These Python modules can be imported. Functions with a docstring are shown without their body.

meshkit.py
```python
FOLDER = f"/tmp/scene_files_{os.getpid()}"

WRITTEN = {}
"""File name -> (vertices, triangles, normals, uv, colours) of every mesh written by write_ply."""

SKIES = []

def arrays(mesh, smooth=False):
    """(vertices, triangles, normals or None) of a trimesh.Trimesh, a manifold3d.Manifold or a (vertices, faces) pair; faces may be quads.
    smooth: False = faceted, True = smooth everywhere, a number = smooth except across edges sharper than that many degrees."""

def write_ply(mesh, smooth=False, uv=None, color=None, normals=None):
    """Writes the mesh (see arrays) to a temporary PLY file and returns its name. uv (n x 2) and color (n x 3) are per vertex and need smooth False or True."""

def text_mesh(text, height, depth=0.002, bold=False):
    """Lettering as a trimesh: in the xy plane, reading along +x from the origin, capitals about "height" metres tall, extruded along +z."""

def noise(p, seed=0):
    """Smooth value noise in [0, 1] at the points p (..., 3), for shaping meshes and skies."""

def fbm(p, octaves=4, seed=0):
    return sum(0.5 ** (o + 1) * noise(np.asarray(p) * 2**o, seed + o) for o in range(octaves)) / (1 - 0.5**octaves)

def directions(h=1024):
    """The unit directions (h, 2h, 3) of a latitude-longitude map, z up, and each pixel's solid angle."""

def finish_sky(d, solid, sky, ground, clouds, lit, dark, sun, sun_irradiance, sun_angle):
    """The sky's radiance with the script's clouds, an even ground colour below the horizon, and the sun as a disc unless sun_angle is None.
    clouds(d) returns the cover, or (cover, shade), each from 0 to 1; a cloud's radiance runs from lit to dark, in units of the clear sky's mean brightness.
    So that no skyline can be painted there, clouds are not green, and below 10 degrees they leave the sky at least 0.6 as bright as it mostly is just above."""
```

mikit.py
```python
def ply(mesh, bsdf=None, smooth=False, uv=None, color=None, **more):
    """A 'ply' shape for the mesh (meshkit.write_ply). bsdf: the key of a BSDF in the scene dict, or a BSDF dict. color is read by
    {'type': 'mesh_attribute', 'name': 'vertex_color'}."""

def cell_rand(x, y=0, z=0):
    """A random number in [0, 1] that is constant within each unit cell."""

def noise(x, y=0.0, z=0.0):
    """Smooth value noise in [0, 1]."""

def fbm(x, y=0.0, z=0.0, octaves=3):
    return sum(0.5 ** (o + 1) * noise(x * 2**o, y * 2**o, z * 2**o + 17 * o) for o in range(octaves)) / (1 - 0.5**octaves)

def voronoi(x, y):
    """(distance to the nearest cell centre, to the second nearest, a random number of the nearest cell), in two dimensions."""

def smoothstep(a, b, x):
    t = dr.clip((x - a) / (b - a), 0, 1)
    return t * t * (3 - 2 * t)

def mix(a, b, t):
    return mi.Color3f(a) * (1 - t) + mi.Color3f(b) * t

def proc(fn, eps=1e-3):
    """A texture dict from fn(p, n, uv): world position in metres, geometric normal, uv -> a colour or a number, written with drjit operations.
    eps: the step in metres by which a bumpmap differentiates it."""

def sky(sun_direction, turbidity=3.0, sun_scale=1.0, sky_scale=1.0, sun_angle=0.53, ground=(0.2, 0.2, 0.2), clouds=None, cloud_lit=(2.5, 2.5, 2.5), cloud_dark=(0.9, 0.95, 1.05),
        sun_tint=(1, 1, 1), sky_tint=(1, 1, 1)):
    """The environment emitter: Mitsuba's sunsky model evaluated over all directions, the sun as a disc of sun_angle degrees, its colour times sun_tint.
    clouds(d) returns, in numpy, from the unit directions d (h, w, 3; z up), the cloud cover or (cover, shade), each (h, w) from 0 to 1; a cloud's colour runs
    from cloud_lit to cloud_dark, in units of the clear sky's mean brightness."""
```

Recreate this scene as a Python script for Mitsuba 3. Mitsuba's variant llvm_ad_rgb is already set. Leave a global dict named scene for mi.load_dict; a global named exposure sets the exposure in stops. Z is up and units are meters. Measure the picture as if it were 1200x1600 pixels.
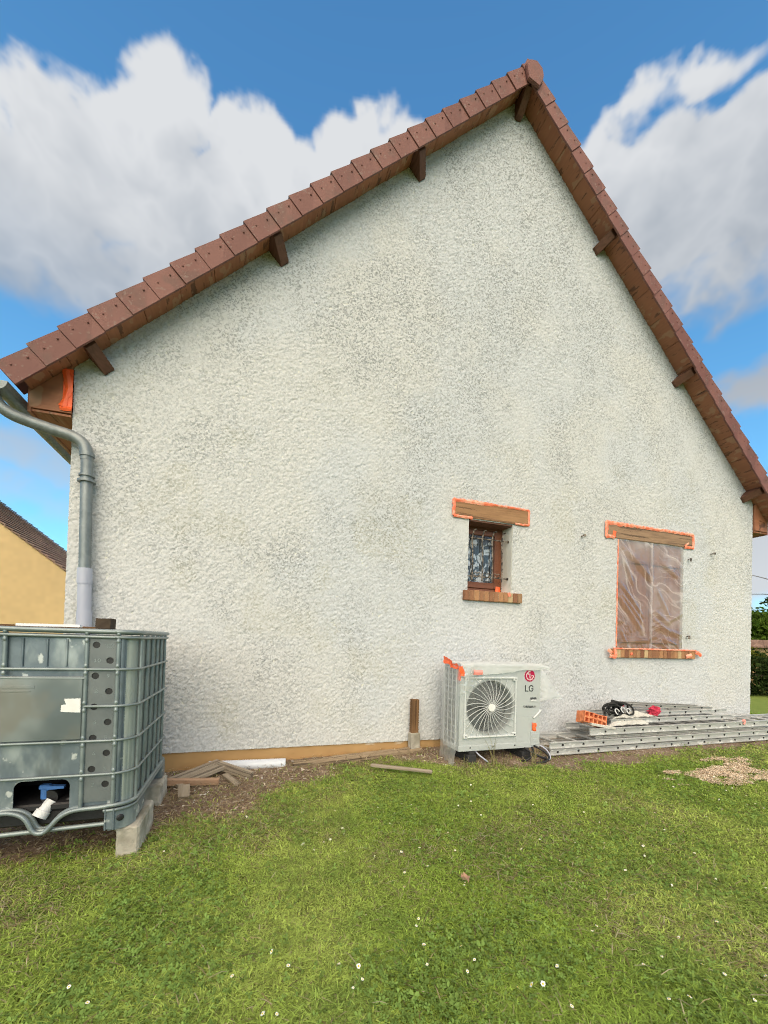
import math, random
import numpy as np, trimesh, drjit as dr, mitsuba as mi
import mikit, meshkit
from mikit import proc, noise, fbm, voronoi, cell_rand, smoothstep, mix
from shapely.geometry import Polygon, Point, box as sbox
from shapely.ops import unary_union

random.seed(7)
RNG = np.random.default_rng(7)
scene, labels = {}, {}

# ---------------------------------------------------------------- camera
CAM = np.array([1.483, -4.137, 1.147])
YAW, PITCH, ROLL, FPX = 0.3199, 0.0176, 0.0293, 639.733
_fw = np.array([math.sin(YAW) * math.cos(PITCH), math.cos(YAW) * math.cos(PITCH), math.sin(PITCH)])
_r0 = np.array([math.cos(YAW), -math.sin(YAW), 0.0])
_u0 = np.cross(_r0, _fw)
_up = -math.sin(ROLL) * _r0 + math.cos(ROLL) * _u0
scene['camera'] = {'type': 'perspective', 'fov': math.degrees(2 * math.atan(600 / FPX)), 'fov_axis': 'x',
                   'to_world': mi.ScalarTransform4f().look_at(origin=CAM.tolist(), target=(CAM + _fw).tolist(), up=_up.tolist()),
                   'principal_point_offset_y': -(991.6 - 800) / 1600, 'near_clip': 0.05, 'far_clip': 2000.0}

# ---------------------------------------------------------------- sky, sun, exposure
exposure = 2.42


def clouds(d):
    az = np.degrees(np.arctan2(d[..., 0], d[..., 1]))
    el = np.degrees(np.arcsin(np.clip(d[..., 2], -1, 1)))
    n1 = meshkit.fbm(d * 9.0, 7, 3)
    n2 = meshkit.fbm(d * 9.0 + 31.7, 7, 15)
    n3 = meshkit.fbm(d * 3.2 + 4.7, 4, 23)
    q = d + np.stack([n1 - .5, n2 - .5, n1 - n2], -1) * .05
    bil = 1 - 2 * np.abs(meshkit.fbm(q * 13.0 + 2.2, 5, 41) - .5) * 1.9          # billows
    fine = meshkit.fbm(q * 30.0, 4, 53)
    wa, we = az + (n1 - .5) * 13, el + (n2 - .5) * 8
    F = np.full(az.shape, -1.0)
    for a, e, ra, re, w in ((-35, 38, 15, 7.5, 1), (-23, 40, 9, 7.3, 1), (-12, 43.0, 9, 8.6, 1.05), (0, 44, 9, 7.0, 1), (9, 43.5, 9, 7.0, 1), (18, 48, 11, 5.2, .85), (-30, 34, 16, 5.0, .8),
                            (-16, 36, 22, 5.5, .75), (49, 42.5, 11, 6.0, 1.1), (60, 41, 12, 5.6, 1.1), (42, 47, 6, 3.2, .55), (68, 40, 9, 5, 1), (57, 36.5, 9, 4.0, .7), (47, 48.8, 6, 1.6, .30), (55, 48.4, 5, 1.3, .28),
                            (63, 25, 8, 3.4, .9), (-25, 19.0, 7, 3.2, .62), (60, 33.3, 7, 2.6, .36), (-15, 14.5, 30, 3.0, .25), (60, 9, 24, 7.5, 1.0)):
        r2 = ((wa - a) / ra) ** 2 + ((we - e) / re) ** 2
        F = np.maximum(F, w * (1 - r2))
    away = np.clip((np.abs(az - 17) - 54) / 14, 0, 1)            # past the clouds in view, unseen denser cloud added to keep ambient light neutral
    F = F * (1 - away) + away * ((n3 - .40) * 4.0)
    F = F + (bil - .60) * .38 + (fine - .5) * .14 + (n1 - .5) * .40
    soft = np.clip((46 - el) / 14, 0, 1) * .60 + .34
    cover = np.clip((F + .12) / soft, 0, 1)
    cover = cover * cover * (3 - 2 * cover)
    s = .02 + (46.5 - el) / 13.0 + (n3 - .5) * 1.3 + (n1 - .5) * .45 - (bil - .6) * .35
    s = np.clip(s, 0, 1) * (.25 + .75 * np.clip((el - 8) / 22, 0, 1))              # paler towards the hazy horizon
    return cover * (.97 - .30 * np.clip((40 - el) / 20, 0, 1) * np.clip((40 - az) / 15, 0, 1)), s


scene['sky'] = mikit.sky((-.24, -.75, .61), turbidity=2.6, sun_scale=.60, sun_angle=70, sky_scale=1.3, ground=(.16, .17, .10),
                         clouds=clouds, cloud_lit=(1.42, 1.45, 1.48), cloud_dark=(.74, .82, .92), sky_tint=(.62, 1.0, 1.08), sun_tint=(1.0, .985, .96))





# ---------------------------------------------------------------- helpers
def C(r, g, b):
    return {'type': 'rgb', 'value': [r, g, b]}


def numbered(name):
    if name not in scene and name not in _taken:
        _taken.add(name)
        return name
    k = 1
    while f'{name}_{k:03d}' in scene or f'{name}_{k:03d}' in _taken:
        k += 1
    _taken.add(f'{name}_{k:03d}')
    return f'{name}_{k:03d}'


_taken = set()


def thing(name, label, cat, group=None, kind=None):
    key = numbered(name)
    labels[key] = {'label': label, 'category': cat}
    if group:
        labels[key]['group'] = group
    if kind:
        labels[key]['kind'] = kind
    return key


def part(parent, name, mesh, mat, label=None, kind=None, **kw):
    key = numbered(f'{parent}__{name}' if parent else name)
    scene[key] = mikit.ply(mesh, mat, **kw)
    if label or kind:
        labels[key] = {}
        if label:
            labels[key]['label'] = label
        if kind:
            labels[key]['kind'] = kind
    return key


def own(key, mesh, mat, **kw):
    scene[key] = mikit.ply(mesh, mat, **kw)
    return key


def cat(*ms):
    out = []
    for m in ms:
        out += m if isinstance(m, list) else [m]
    return trimesh.util.concatenate(out)


def box(x0, x1, y0, y1, z0, z1, c=.004):
    """A box with chamfered edges."""
    s = np.array([x1 - x0, y1 - y0, z1 - z0]) / 2
    c = min(c, .45 * s.min())
    mid = np.array([x1 + x0, y1 + y0, z1 + z0]) / 2
    if c <= 0:
        m = trimesh.creation.box(2 * s)
        m.apply_translation(mid)
        return m
    v = []
    for sx in (-1, 1):
        for sy in (-1, 1):
            for sz in (-1, 1):
                for k in range(3):
                    q = s - c
                    q = q.copy()
                    q[k] = s[k]
                    v.append(q * (sx, sy, sz))
    m = trimesh.convex.convex_hull(np.array(v))
    m.apply_translation(mid)
    return m


def hull(pts):
    return trimesh.convex.convex_hull(np.array(pts, float))


def tube(pts, r, sides=10, cap=True):
    p = np.asarray(pts, float)
    r = np.broadcast_to(r, (len(p),))
    t = np.gradient(p, axis=0)
    t /= np.linalg.norm(t, axis=1, keepdims=True) + 1e-12
    ref = np.array([0, 0, 1.0]) if np.abs(t[:, 2]).mean() < .8 else np.array([0, 1.0, 0])
    a = np.cross(t, ref)
    a /= np.linalg.norm(a, axis=1, keepdims=True) + 1e-12
    b = np.cross(t, a)
    ang = np.arange(sides) * 2 * np.pi / sides
    v = (p[:, None] + r[:, None, None] * (np.cos(ang)[None, :, None] * a[:, None] + np.sin(ang)[None, :, None] * b[:, None])).reshape(-1, 3)
    f = []
    for i in range(len(p) - 1):
        for j in range(sides):
            k = (j + 1) % sides
            f += [[i * sides + j, (i + 1) * sides + j, (i + 1) * sides + k], [i * sides + j, (i + 1) * sides + k, i * sides + k]]
    if cap:
        v = np.vstack([v, p[:1], p[-1:]])
        n = len(p) * sides
        for j in range(sides):
            k = (j + 1) % sides
            f += [[n, j, k], [n + 1, (len(p) - 1) * sides + k, (len(p) - 1) * sides + j]]
    m = trimesh.Trimesh(v, np.array(f), process=False)
    if m.volume < 0:
        m.invert()
    return m


def spline(pts, n=24):
    from scipy.interpolate import CubicSpline
    p = np.asarray(pts, float)
    s = np.r_[0, np.cumsum(np.linalg.norm(np.diff(p, axis=0), axis=1))]
    return CubicSpline(s, p)(np.linspace(0, s[-1], n))


def cyl(p0, p1, r, sides=14):
    return tube([p0, p1], r, sides)


def ext(poly, h):
    polys = list(getattr(poly, 'geoms', [poly]))
    return trimesh.util.concatenate([trimesh.creation.extrude_polygon(g, h, engine='earcut') for g in polys])


def ext_xz(poly, y0, y1):
    m = ext(poly, y1 - y0)
    v = np.array(m.vertices)
    m = trimesh.Trimesh(np.stack([v[:, 0], y0 + v[:, 2], v[:, 1]], 1), m.faces[:, ::-1], process=False)
    return m


def ext_yz(poly, x0, x1):
    m = ext(poly, x1 - x0)
    v = np.array(m.vertices)
    return trimesh.Trimesh(np.stack([x0 + v[:, 2], v[:, 0], v[:, 1]], 1), m.faces, process=False)


def sheet(fn, nu, nv):
    """A grid sheet: fn(u, v) -> points for u, v in [0, 1]. Returns (mesh, uv)."""
    u, v = np.meshgrid(np.linspace(0, 1, nu), np.linspace(0, 1, nv), indexing='ij')
    p = np.asarray(fn(u.ravel(), v.ravel()), float)
    i, j = np.meshgrid(np.arange(nu - 1), np.arange(nv - 1), indexing='ij')
    a = (i * nv + j).ravel()
    f = np.vstack([np.stack([a, a + nv, a + nv + 1], 1), np.stack([a, a + nv + 1, a + 1], 1)])
    return trimesh.Trimesh(p, f, process=False), np.stack([u.ravel(), v.ravel()], 1)


def rot(ax, deg):
    return trimesh.transformations.rotation_matrix(math.radians(deg), ax)[:3, :3]


def moved(m, R=None, t=(0, 0, 0)):
    m = m.copy()
    v = np.array(m.vertices)
    if R is not None:
        v = v @ np.asarray(R).T
    m.vertices = v + np.asarray(t, float)
    return m


def plank_mesh(L, w, t, seed=0, rough=.003, n=None):
    """A weathered board lying along x, centred, with rough ends. Returns (mesh, uv)."""
    nx = n or max(6, int(L / .03))
    xs = np.linspace(-L / 2, L / 2, nx)
    prof = [(-w / 2, -t / 2), (-w / 2, -t * .1), (-w / 2, t / 2 - .002), (-w / 2 + .002, t / 2), (-w * .2, t / 2), (w * .2, t / 2), (w / 2 - .002, t / 2), (w / 2, t / 2 - .002), (w / 2, -t * .1), (w / 2, -t / 2)]
    k = len(prof)
    v = np.array([[x, y, z] for x in xs for y, z in prof])
    f = []
    for i in range(nx - 1):
        for j in range(k):
            q = (j + 1) % k
            f += [[i * k + j, (i + 1) * k + j, (i + 1) * k + q], [i * k + j, (i + 1) * k + q, i * k + q]]
    for j in range(1, k - 1):
        f += [[0, j, j + 1], [(nx - 1) * k, (nx - 1) * k + j + 1, (nx - 1) * k + j]]
    uv = np.stack([v[:, 0] + 3.7 * seed, v[:, 1] + 1.3 * v[:, 2] + 1.9 * seed], 1)
    d = meshkit.fbm(v * [9, 30, 30] + seed * 7.3, 3, seed) - .5
    e = meshkit.fbm(v * [3, 60, 60] + seed * 3.1, 2, seed + 5) - .5
    v = v + np.stack([e * rough * 6 * (np.abs(v[:, 0]) > L / 2 - .001), d * rough * 1.5, d * rough * 2], 1)
    m = trimesh.Trimesh(v, np.array(f), process=False)
    if m.volume < 0:
        m.invert()
    return m, uv


def two(d):
    return {'type': 'twosided', 'bsdf': d}


def mat(name, color, rough=.7, metallic=0.0, spec=.4, bump=None, bscale=1.0, eps=1e-3, **kw):
    d = {'type': 'principled', 'base_color': color if isinstance(color, dict) else C(*color), 'roughness': rough if isinstance(rough, dict) else float(rough), 'metallic': float(metallic), 'specular': float(spec), **kw}
    if bump is not None:
        d = {'type': 'bumpmap', 'arbitrary': proc(bump, eps), 'scale': float(bscale), 'bsdf': d}
    scene[name] = two(d)
    return name


# ---------------------------------------------------------------- materials


def wall_color(p, n, uv):
    """uv carries the grime and the warmth of the plaster at each point of the coat; the fine dirty pits are added here."""
    grime, warm = mi.Float(uv.x), mi.Float(uv.y)
    a = fbm(p.x * 80 + 1.1 * noise(p.x * 24, p.z * 24, 3), p.z * 84, 5, 3)
    b = noise(p.x * 170, p.z * 170, 2)
    rub = smoothstep(.60, .74, fbm(p.x * 1.5 + 4.2, p.z * 1.5 + 4.2, 4.2, 4))
    pit = (1 - smoothstep(.34, .54, a * .85 + b * .15)) * (1 - .65 * rub)
    c = mix((.522, .538, .562), (.542, .546, .548), warm)
    dirt = mix((.325, .342, .352), (.220, .234, .24), grime)
    c = mix(c, dirt, dr.clip(pit * (.36 + .36 * grime) + .05 * grime, 0, 1))
    moss = smoothstep(.56, .74, fbm(p.x * 2.3, p.z * 2.3, 31, 4)) * (1 - smoothstep(2.5, 4.8, p.z)) * (.3 + .7 * pit)
    return mix(c, (.38, .365, .265), .32 * moss) * (.95 + .10 * b)


mat('wall_render', proc(wall_color), .93, spec=.2)
mat('plain_render', (.60, .60, .55), .93, spec=.2)
mat('plinth_paint', proc(lambda p, n, uv: mix(mix((.46, .29, .13), (.36, .21, .09), fbm(p.x * 5, p.z * 9, 1, 4)), (.62, .58, .50), smoothstep(.56, .60, fbm(p.x * 1.3 + 3, 2.0, 5, 3)) * smoothstep(.048, .058, p.z + .03 * (noise(p.x * 16, 3, 1) - .5)))),
    .85, bump=lambda p, n, uv: fbm(p.x * 40, p.z * 40, p.y * 40, 3), bscale=.004)
mat('reveal_paint', proc(lambda p, n, uv: mix((.70, .70, .66), (.58, .57, .52), fbm(p.y * 9, p.z * 5, 2, 3))), .9)


def tile_color(p, n, uv):
    k = cell_rand(dr.floor((p.x + 10.42) / .193), 2)
    c = mix((.138, .053, .044), (.200, .086, .071), k * .8 + .35 * fbm(p.x * 6, p.z * 6, p.y * 6, 3))
    c = mix(c, (.125, .068, .056), .55 * smoothstep(.5, .72, fbm(p.x * 11, p.z * 11, p.y * 11 + 4, 4)))
    return mix(c, (.27, .22, .19), .30 * smoothstep(.71, .78, fbm(p.x * 45, p.z * 45, p.y * 45, 2)))


mat('clay_tile', proc(tile_color), .62, spec=.35, bump=lambda p, n, uv: fbm(p.x * 120, p.z * 120, p.y * 120, 2), bscale=.0015)


def soffit_color(p, n, uv):
    g = fbm(uv.x * 2.2, uv.y * 70, 1.5, 3)
    h = fbm(uv.x * 5.5, uv.y * 26, 7.5, 4)
    k = cell_rand(dr.floor(uv.y / .39), 9)
    c = mix((.235, .085, .046), (.42, .175, .092), dr.clip(.5 * g + .5 * h + (k - .5) * .25, 0, 1))
    c = mix(c, (.075, .036, .022), smoothstep(.60, .68, h) * .75)
    return mix(c, (.40, .25, .16), .5 * smoothstep(.66, .72, fbm(uv.x * 8, uv.y * 14, 3, 3)))


mat('stained_board', proc(soffit_color), .6, spec=.35, bump=lambda p, n, uv: fbm(uv.x * 3, uv.y * 90, 1, 3), bscale=.002)
mat('purlin_wood', proc(lambda p, n, uv: mix((.075, .032, .020), (.16, .070, .044), fbm(p.x * 60, p.y * 6, p.z * 60, 3))), .65)


def grain(dark, light, crack=.6):
    def fn(p, n, uv):
        g = fbm(uv.x * 3.5 + 2 * noise(uv.x * 2, uv.y * 9), uv.y * 85, 2, 4)
        h = fbm(uv.x * 7, uv.y * 22, 5, 4)
        c = mix(dark, light, dr.clip(g * .65 + h * .45, 0, 1))
        return mix(c, (dark[0] * .35, dark[1] * .35, dark[2] * .35), crack * smoothstep(.60, .68, fbm(uv.x * 1.6, uv.y * 48, 9, 3)))
    return fn


def grain_bump(p, n, uv):
    return fbm(uv.x * 3.5, uv.y * 85, 2, 3)


mat('lintel_wood', proc(grain((.19, .093, .042), (.38, .215, .108))), .75, bump=grain_bump, bscale=.004)
mat('grey_lintel_wood', proc(grain((.145, .088, .055), (.35, .225, .14))), .75, bump=grain_bump, bscale=.004)
mat('old_plank', proc(grain((.15, .115, .08), (.40, .335, .26))), .9, bump=grain_bump, bscale=.004)
mat('red_plank', proc(grain((.22, .12, .07), (.46, .31, .21))), .85, bump=grain_bump, bscale=.003)
mat('rotten_plank', proc(grain((.12, .085, .055), (.34, .26, .17), .8)), .95, bump=grain_bump, bscale=.006)
mat('brown_stake', proc(grain((.085, .042, .018), (.22, .12, .055))), .8, bump=grain_bump, bscale=.004)
mat('shutter_wood', proc(grain((.17, .075, .045), (.29, .145, .09), .35)), .5, bump=grain_bump, bscale=.002)
mat('frame_wood', proc(grain((.13, .042, .020), (.21, .075, .036), .3)), .35, clearcoat=.4)


def brick_color(p, n, uv):
    k = cell_rand(dr.floor(uv.x + .5), dr.floor(uv.y + .5), 4)
    k2 = cell_rand(dr.floor(uv.x + .5), dr.floor(uv.y + .5), 8)
    c = mix(mix((.20, .085, .048), (.40, .21, .105), k), (.47, .34, .19), smoothstep(.55, .9, k2))
    return c * (.72 + .5 * fbm(p.x * 55, p.z * 30, p.y * 55, 3))


mat('sill_brick', proc(brick_color), .85, bump=lambda p, n, uv: fbm(p.x * 90, p.z * 90, p.y * 90, 2), bscale=.003)
mat('mortar', (.36, .30, .23), .95)
mat('orange_tape', proc(lambda p, n, uv: mix((.86, .085, .012), (.90, .17, .05), fbm(p.x * 26, p.z * 26, p.y * 26, 3))), .45, spec=.5)
mat('faded_tape', proc(lambda p, n, uv: mix((.78, .17, .085), (.86, .40, .28), smoothstep(.35, .7, fbm(p.x * 22, p.z * 22, p.y * 22, 3)))), .55)
mat('pink_tape', (.85, .30, .26), .5)
mat('dark_wood', proc(grain((.030, .020, .013), (.085, .058, .038))), .85)
mat('iron', proc(lambda p, n, uv: mix((.05, .046, .042), (.27, .22, .18), smoothstep(.42, .62, fbm(p.x * 50, p.z * 50, p.y * 50, 2)))), .55, .3)


def zinc_color(p, n, uv):
    a = fbm(p.x * 14, p.y * 14, p.z * 7, 4)
    b = voronoi(p.x * 38 + p.y * 21, p.z * 30)[2]
    return mix((.135, .155, .163), (.275, .30, .305), dr.clip(a * .8 + b * .28 - .05, 0, 1))


mat('zinc', proc(zinc_color), .48, .45)


def galv_color(p, n, uv):
    a = fbm(p.x * 3.1, p.y * 3.1, p.z * 2.2, 4)
    b = voronoi(p.x * 26 + p.y * 17, p.z * 26 + p.y * 9)[2]
    c = mix((.082, .110, .132), (.190, .232, .262), dr.clip(a * 1.15 + b * .14 - .12, 0, 1))
    c = mix(c, (.40, .45, .45), .65 * smoothstep(.52, .74, fbm(p.x * 8, p.y * 8, p.z * 3 + 3, 5)))
    c = mix(c, (.09, .105, .105), .5 * smoothstep(.56, .74, fbm(p.x * 14 + 2, p.y * 14, p.z * 3, 4)))
    return mix(c, (.60, .63, .62), .75 * smoothstep(.69, .75, fbm(p.x * 17 + 5, p.y * 17, p.z * 11, 4)))


mat('galvanised', proc(galv_color), .42, .35, bump=lambda p, n, uv: fbm(p.x * 8, p.y * 8, p.z * 6, 3), bscale=.006, eps=4e-3)
mat('galvanised_bar', proc(lambda p, n, uv: mix((.155, .19, .20), (.30, .345, .35), fbm(p.x * 16, p.y * 16, p.z * 16, 4))), .42, .45)
mat('plate_metal', proc(lambda p, n, uv: mix(mix((.130, .155, .163), (.25, .275, .275), smoothstep(.25, .75, fbm(p.x * 3.6, p.z * 3.0, 2, 4))), (.205, .185, .15), .55 * smoothstep(.5, .75, fbm(p.x * 5, p.z * 4, 7, 4)))),
    .38, .5, bump=lambda p, n, uv: fbm(p.x * 6, p.z * 6, 2, 2), bscale=.006, eps=4e-3)
mat('gauge_metal', proc(lambda p, n, uv: mix((.115, .132, .14), (.17, .188, .192), fbm(p.x * 12, p.z * 12, 1, 3))), .5, .35)
mat('tank_side', proc(lambda p, n, uv: mix((.19, .235, .23), (.37, .405, .37), smoothstep(.3, .7, fbm(p.x * 30 + p.y * 24, p.z * 1.2, 4, 3)))), .4, .15)
mat('black_plastic', (.018, .018, .020), .45)
mat('rubber', (.03, .03, .032), .8)
mat('blue_plastic', (.06, .16, .42), .35)
mat('white_plastic', (.58, .59, .60), .4)
mat('white_paint', proc(lambda p, n, uv: mix((.78, .78, .77), (.62, .62, .61), fbm(p.x * 30, p.z * 30, p.y * 30, 3))), .6)
mat('pvc', proc(lambda p, n, uv: mix((.36, .375, .46), (.44, .455, .53), fbm(p.x * 7, p.z * 3, p.y * 7, 3))), .38)
mat('white_pvc', proc(lambda p, n, uv: mix((.50, .535, .60), (.60, .63, .68), fbm(p.x * 7, p.z * 7, p.y * 7, 3))), .35)
mat('concrete', proc(lambda p, n, uv: mix(mix((.25, .225, .185), (.47, .445, .385), fbm(p.x * 22, p.y * 22, p.z * 22, 4)), (.14, .13, .085), .6 * smoothstep(.5, .75, fbm(p.x * 9, p.y * 9, p.z * 7 + 2, 3)))),
    .95, bump=lambda p, n, uv: fbm(p.x * 90, p.y * 90, p.z * 90, 3), bscale=.006)


def alu_color(p, n, uv):
    a = fbm(p.x * 5, p.y * 30, p.z * 30, 4)
    c = mix((.34, .345, .34), (.58, .58, .57), a)
    return mix(c, (.74, .74, .72), .7 * smoothstep(.62, .72, fbm(p.x * 17, p.y * 22, p.z * 22, 3)))


mat('aluminium', proc(alu_color), .45, .25)
mat('dark_aluminium', proc(lambda p, n, uv: mix((.28, .275, .26), (.48, .475, .45), fbm(p.x * 9, p.y * 30, p.z * 30, 4))), .5, .4)
mat('casing_paint', proc(lambda p, n, uv: mix((.39, .415, .42), (.435, .46, .46), fbm(p.x * 4, p.z * 4, p.y * 4, 3))), .38, spec=.5)
mat('light_paint', (.58, .60, .60), .4)
mat('recess_paint', (.33, .35, .35), .55)
mat('fan_black', (.11, .115, .118), .5)
mat('coil_fin', proc(lambda p, n, uv: mix((.11, .125, .135), (.20, .215, .22), noise(p.z * 30, p.y * 300, 1))), .5, .4)
mat('badge_red', (.42, .010, .060), .35)
mat('ink', (.06, .065, .07), .5)
mat('red_cloth', proc(lambda p, n, uv: mix((.38, .02, .05), (.62, .06, .11), fbm(p.x * 40, p.z * 40, p.y * 40, 2))), .9)
mat('clay_orange', proc(lambda p, n, uv: mix((.60, .15, .055), (.80, .32, .16), fbm(p.x * 40, p.z * 40, p.y * 40, 3))), .9, bump=lambda p, n, uv: fbm(p.x * 80, p.z * 80, p.y * 80, 3), bscale=.006)
mat('grey_cloth', proc(lambda p, n, uv: mix((.42, .41, .37), (.60, .585, .54), fbm(p.x * 14, p.z * 14, p.y * 14, 3))), .85)
mat('strap', (.022, .022, .022), .75)
scene['pane_glass'] = {'type': 'thindielectric'}
scene['clear_film'] = {'type': 'blendbsdf', 'weight': .28, 'a': {'type': 'thindielectric'},
                       'b': {'type': 'principledthin', 'base_color': C(.88, .90, .90), 'roughness': .35, 'diff_trans': 1.0, 'spec_trans': 0.0}}


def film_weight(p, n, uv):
    """Bright highlights painted along diagonal creases; cloudy patches where film lies in several layers."""
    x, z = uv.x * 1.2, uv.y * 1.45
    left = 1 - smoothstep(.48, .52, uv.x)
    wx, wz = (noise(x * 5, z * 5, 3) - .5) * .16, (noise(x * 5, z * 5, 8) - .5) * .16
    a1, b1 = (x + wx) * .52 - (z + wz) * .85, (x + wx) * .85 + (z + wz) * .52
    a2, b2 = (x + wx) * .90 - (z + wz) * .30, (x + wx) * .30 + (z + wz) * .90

    def crease_glint(a, b, f, w, k):  # glossy fold highlights, painted in as milky blend weight
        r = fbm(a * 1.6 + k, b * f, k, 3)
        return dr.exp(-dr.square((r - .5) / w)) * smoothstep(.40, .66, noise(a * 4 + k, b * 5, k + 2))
    c = crease_glint(a1, b1, 6.0, .040, 1.0) * (left * .8 + .2) + crease_glint(a2, b2, 6.5, .040, 5.0) * (1 - left * .75) + .7 * crease_glint(a1, b1, 13.0, .030, 12.0) * left + .6 * crease_glint(a2, b2, 14.0, .030, 15.0) * (1 - left)
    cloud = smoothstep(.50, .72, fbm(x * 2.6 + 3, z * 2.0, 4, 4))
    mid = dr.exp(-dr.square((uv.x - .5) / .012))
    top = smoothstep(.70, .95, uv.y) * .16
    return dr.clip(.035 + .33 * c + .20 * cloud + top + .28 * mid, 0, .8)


scene['milky_film'] = {'type': 'blendbsdf', 'weight': .76, 'a': {'type': 'thindielectric'},
                       'b': {'type': 'principledthin', 'base_color': C(.85, .87, .87), 'roughness': .35, 'diff_trans': .9, 'spec_trans': 0.0}}
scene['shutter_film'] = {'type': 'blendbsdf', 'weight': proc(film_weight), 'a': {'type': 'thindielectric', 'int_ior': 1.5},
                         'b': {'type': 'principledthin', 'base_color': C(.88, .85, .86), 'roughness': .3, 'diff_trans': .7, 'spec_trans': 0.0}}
mat('lace', proc(lambda p, n, uv: mix((.045, .055, .065), (.55, .60, .66), smoothstep(.50, .64, fbm(p.x * 40 + 3 * noise(p.x * 20, p.z * 20), p.z * 22, 4, 3)))), .9)
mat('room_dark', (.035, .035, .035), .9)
VC = {'type': 'mesh_attribute', 'name': 'vertex_color'}
scene['foliage'] = {'type': 'principledthin', 'base_color': VC, 'roughness': .55, 'diff_trans': .7, 'spec_trans': 0.0}
scene['tinted'] = two({'type': 'principled', 'base_color': VC, 'roughness': .85, 'specular': .3})
mat('ochre_wall', proc(lambda p, n, uv: mix((.55, .395, .200), (.49, .355, .185), fbm(p.x * .8, p.z * .8, 2, 4)) * (.95 + .1 * noise(p.x * 9, p.z * 9))), .92)
mat('roof_brown', proc(lambda p, n, uv: mix(mix((.16, .095, .070), (.29, .185, .14), cell_rand(dr.floor(p.x / .24), dr.floor(p.y / .24))), (.22, .16, .12), .5 * smoothstep(.4, .7, fbm(p.x * 2, p.y * 2, 3, 4)))), .85)
mat('bark', (.11, .085, .06), .9)


# ---------------------------------------------------------------- ground
def gz(x, y):
    x, y = np.asarray(x, float), np.asarray(y, float)
    return -.03 * np.log1p(np.exp(np.clip((3.5 - x) * 3, -40, 40))) / 3 + .045 * np.clip(y, -9, 0.0) * np.exp(-np.maximum(0, -y - 5) / 6)


def bump_z(x, y):
    p = np.stack([np.asarray(x, float), np.asarray(y, float), np.zeros_like(np.asarray(x, float))], -1)
    return (meshkit.fbm(p * 2.2, 4, 5) - .5) * .035


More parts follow.
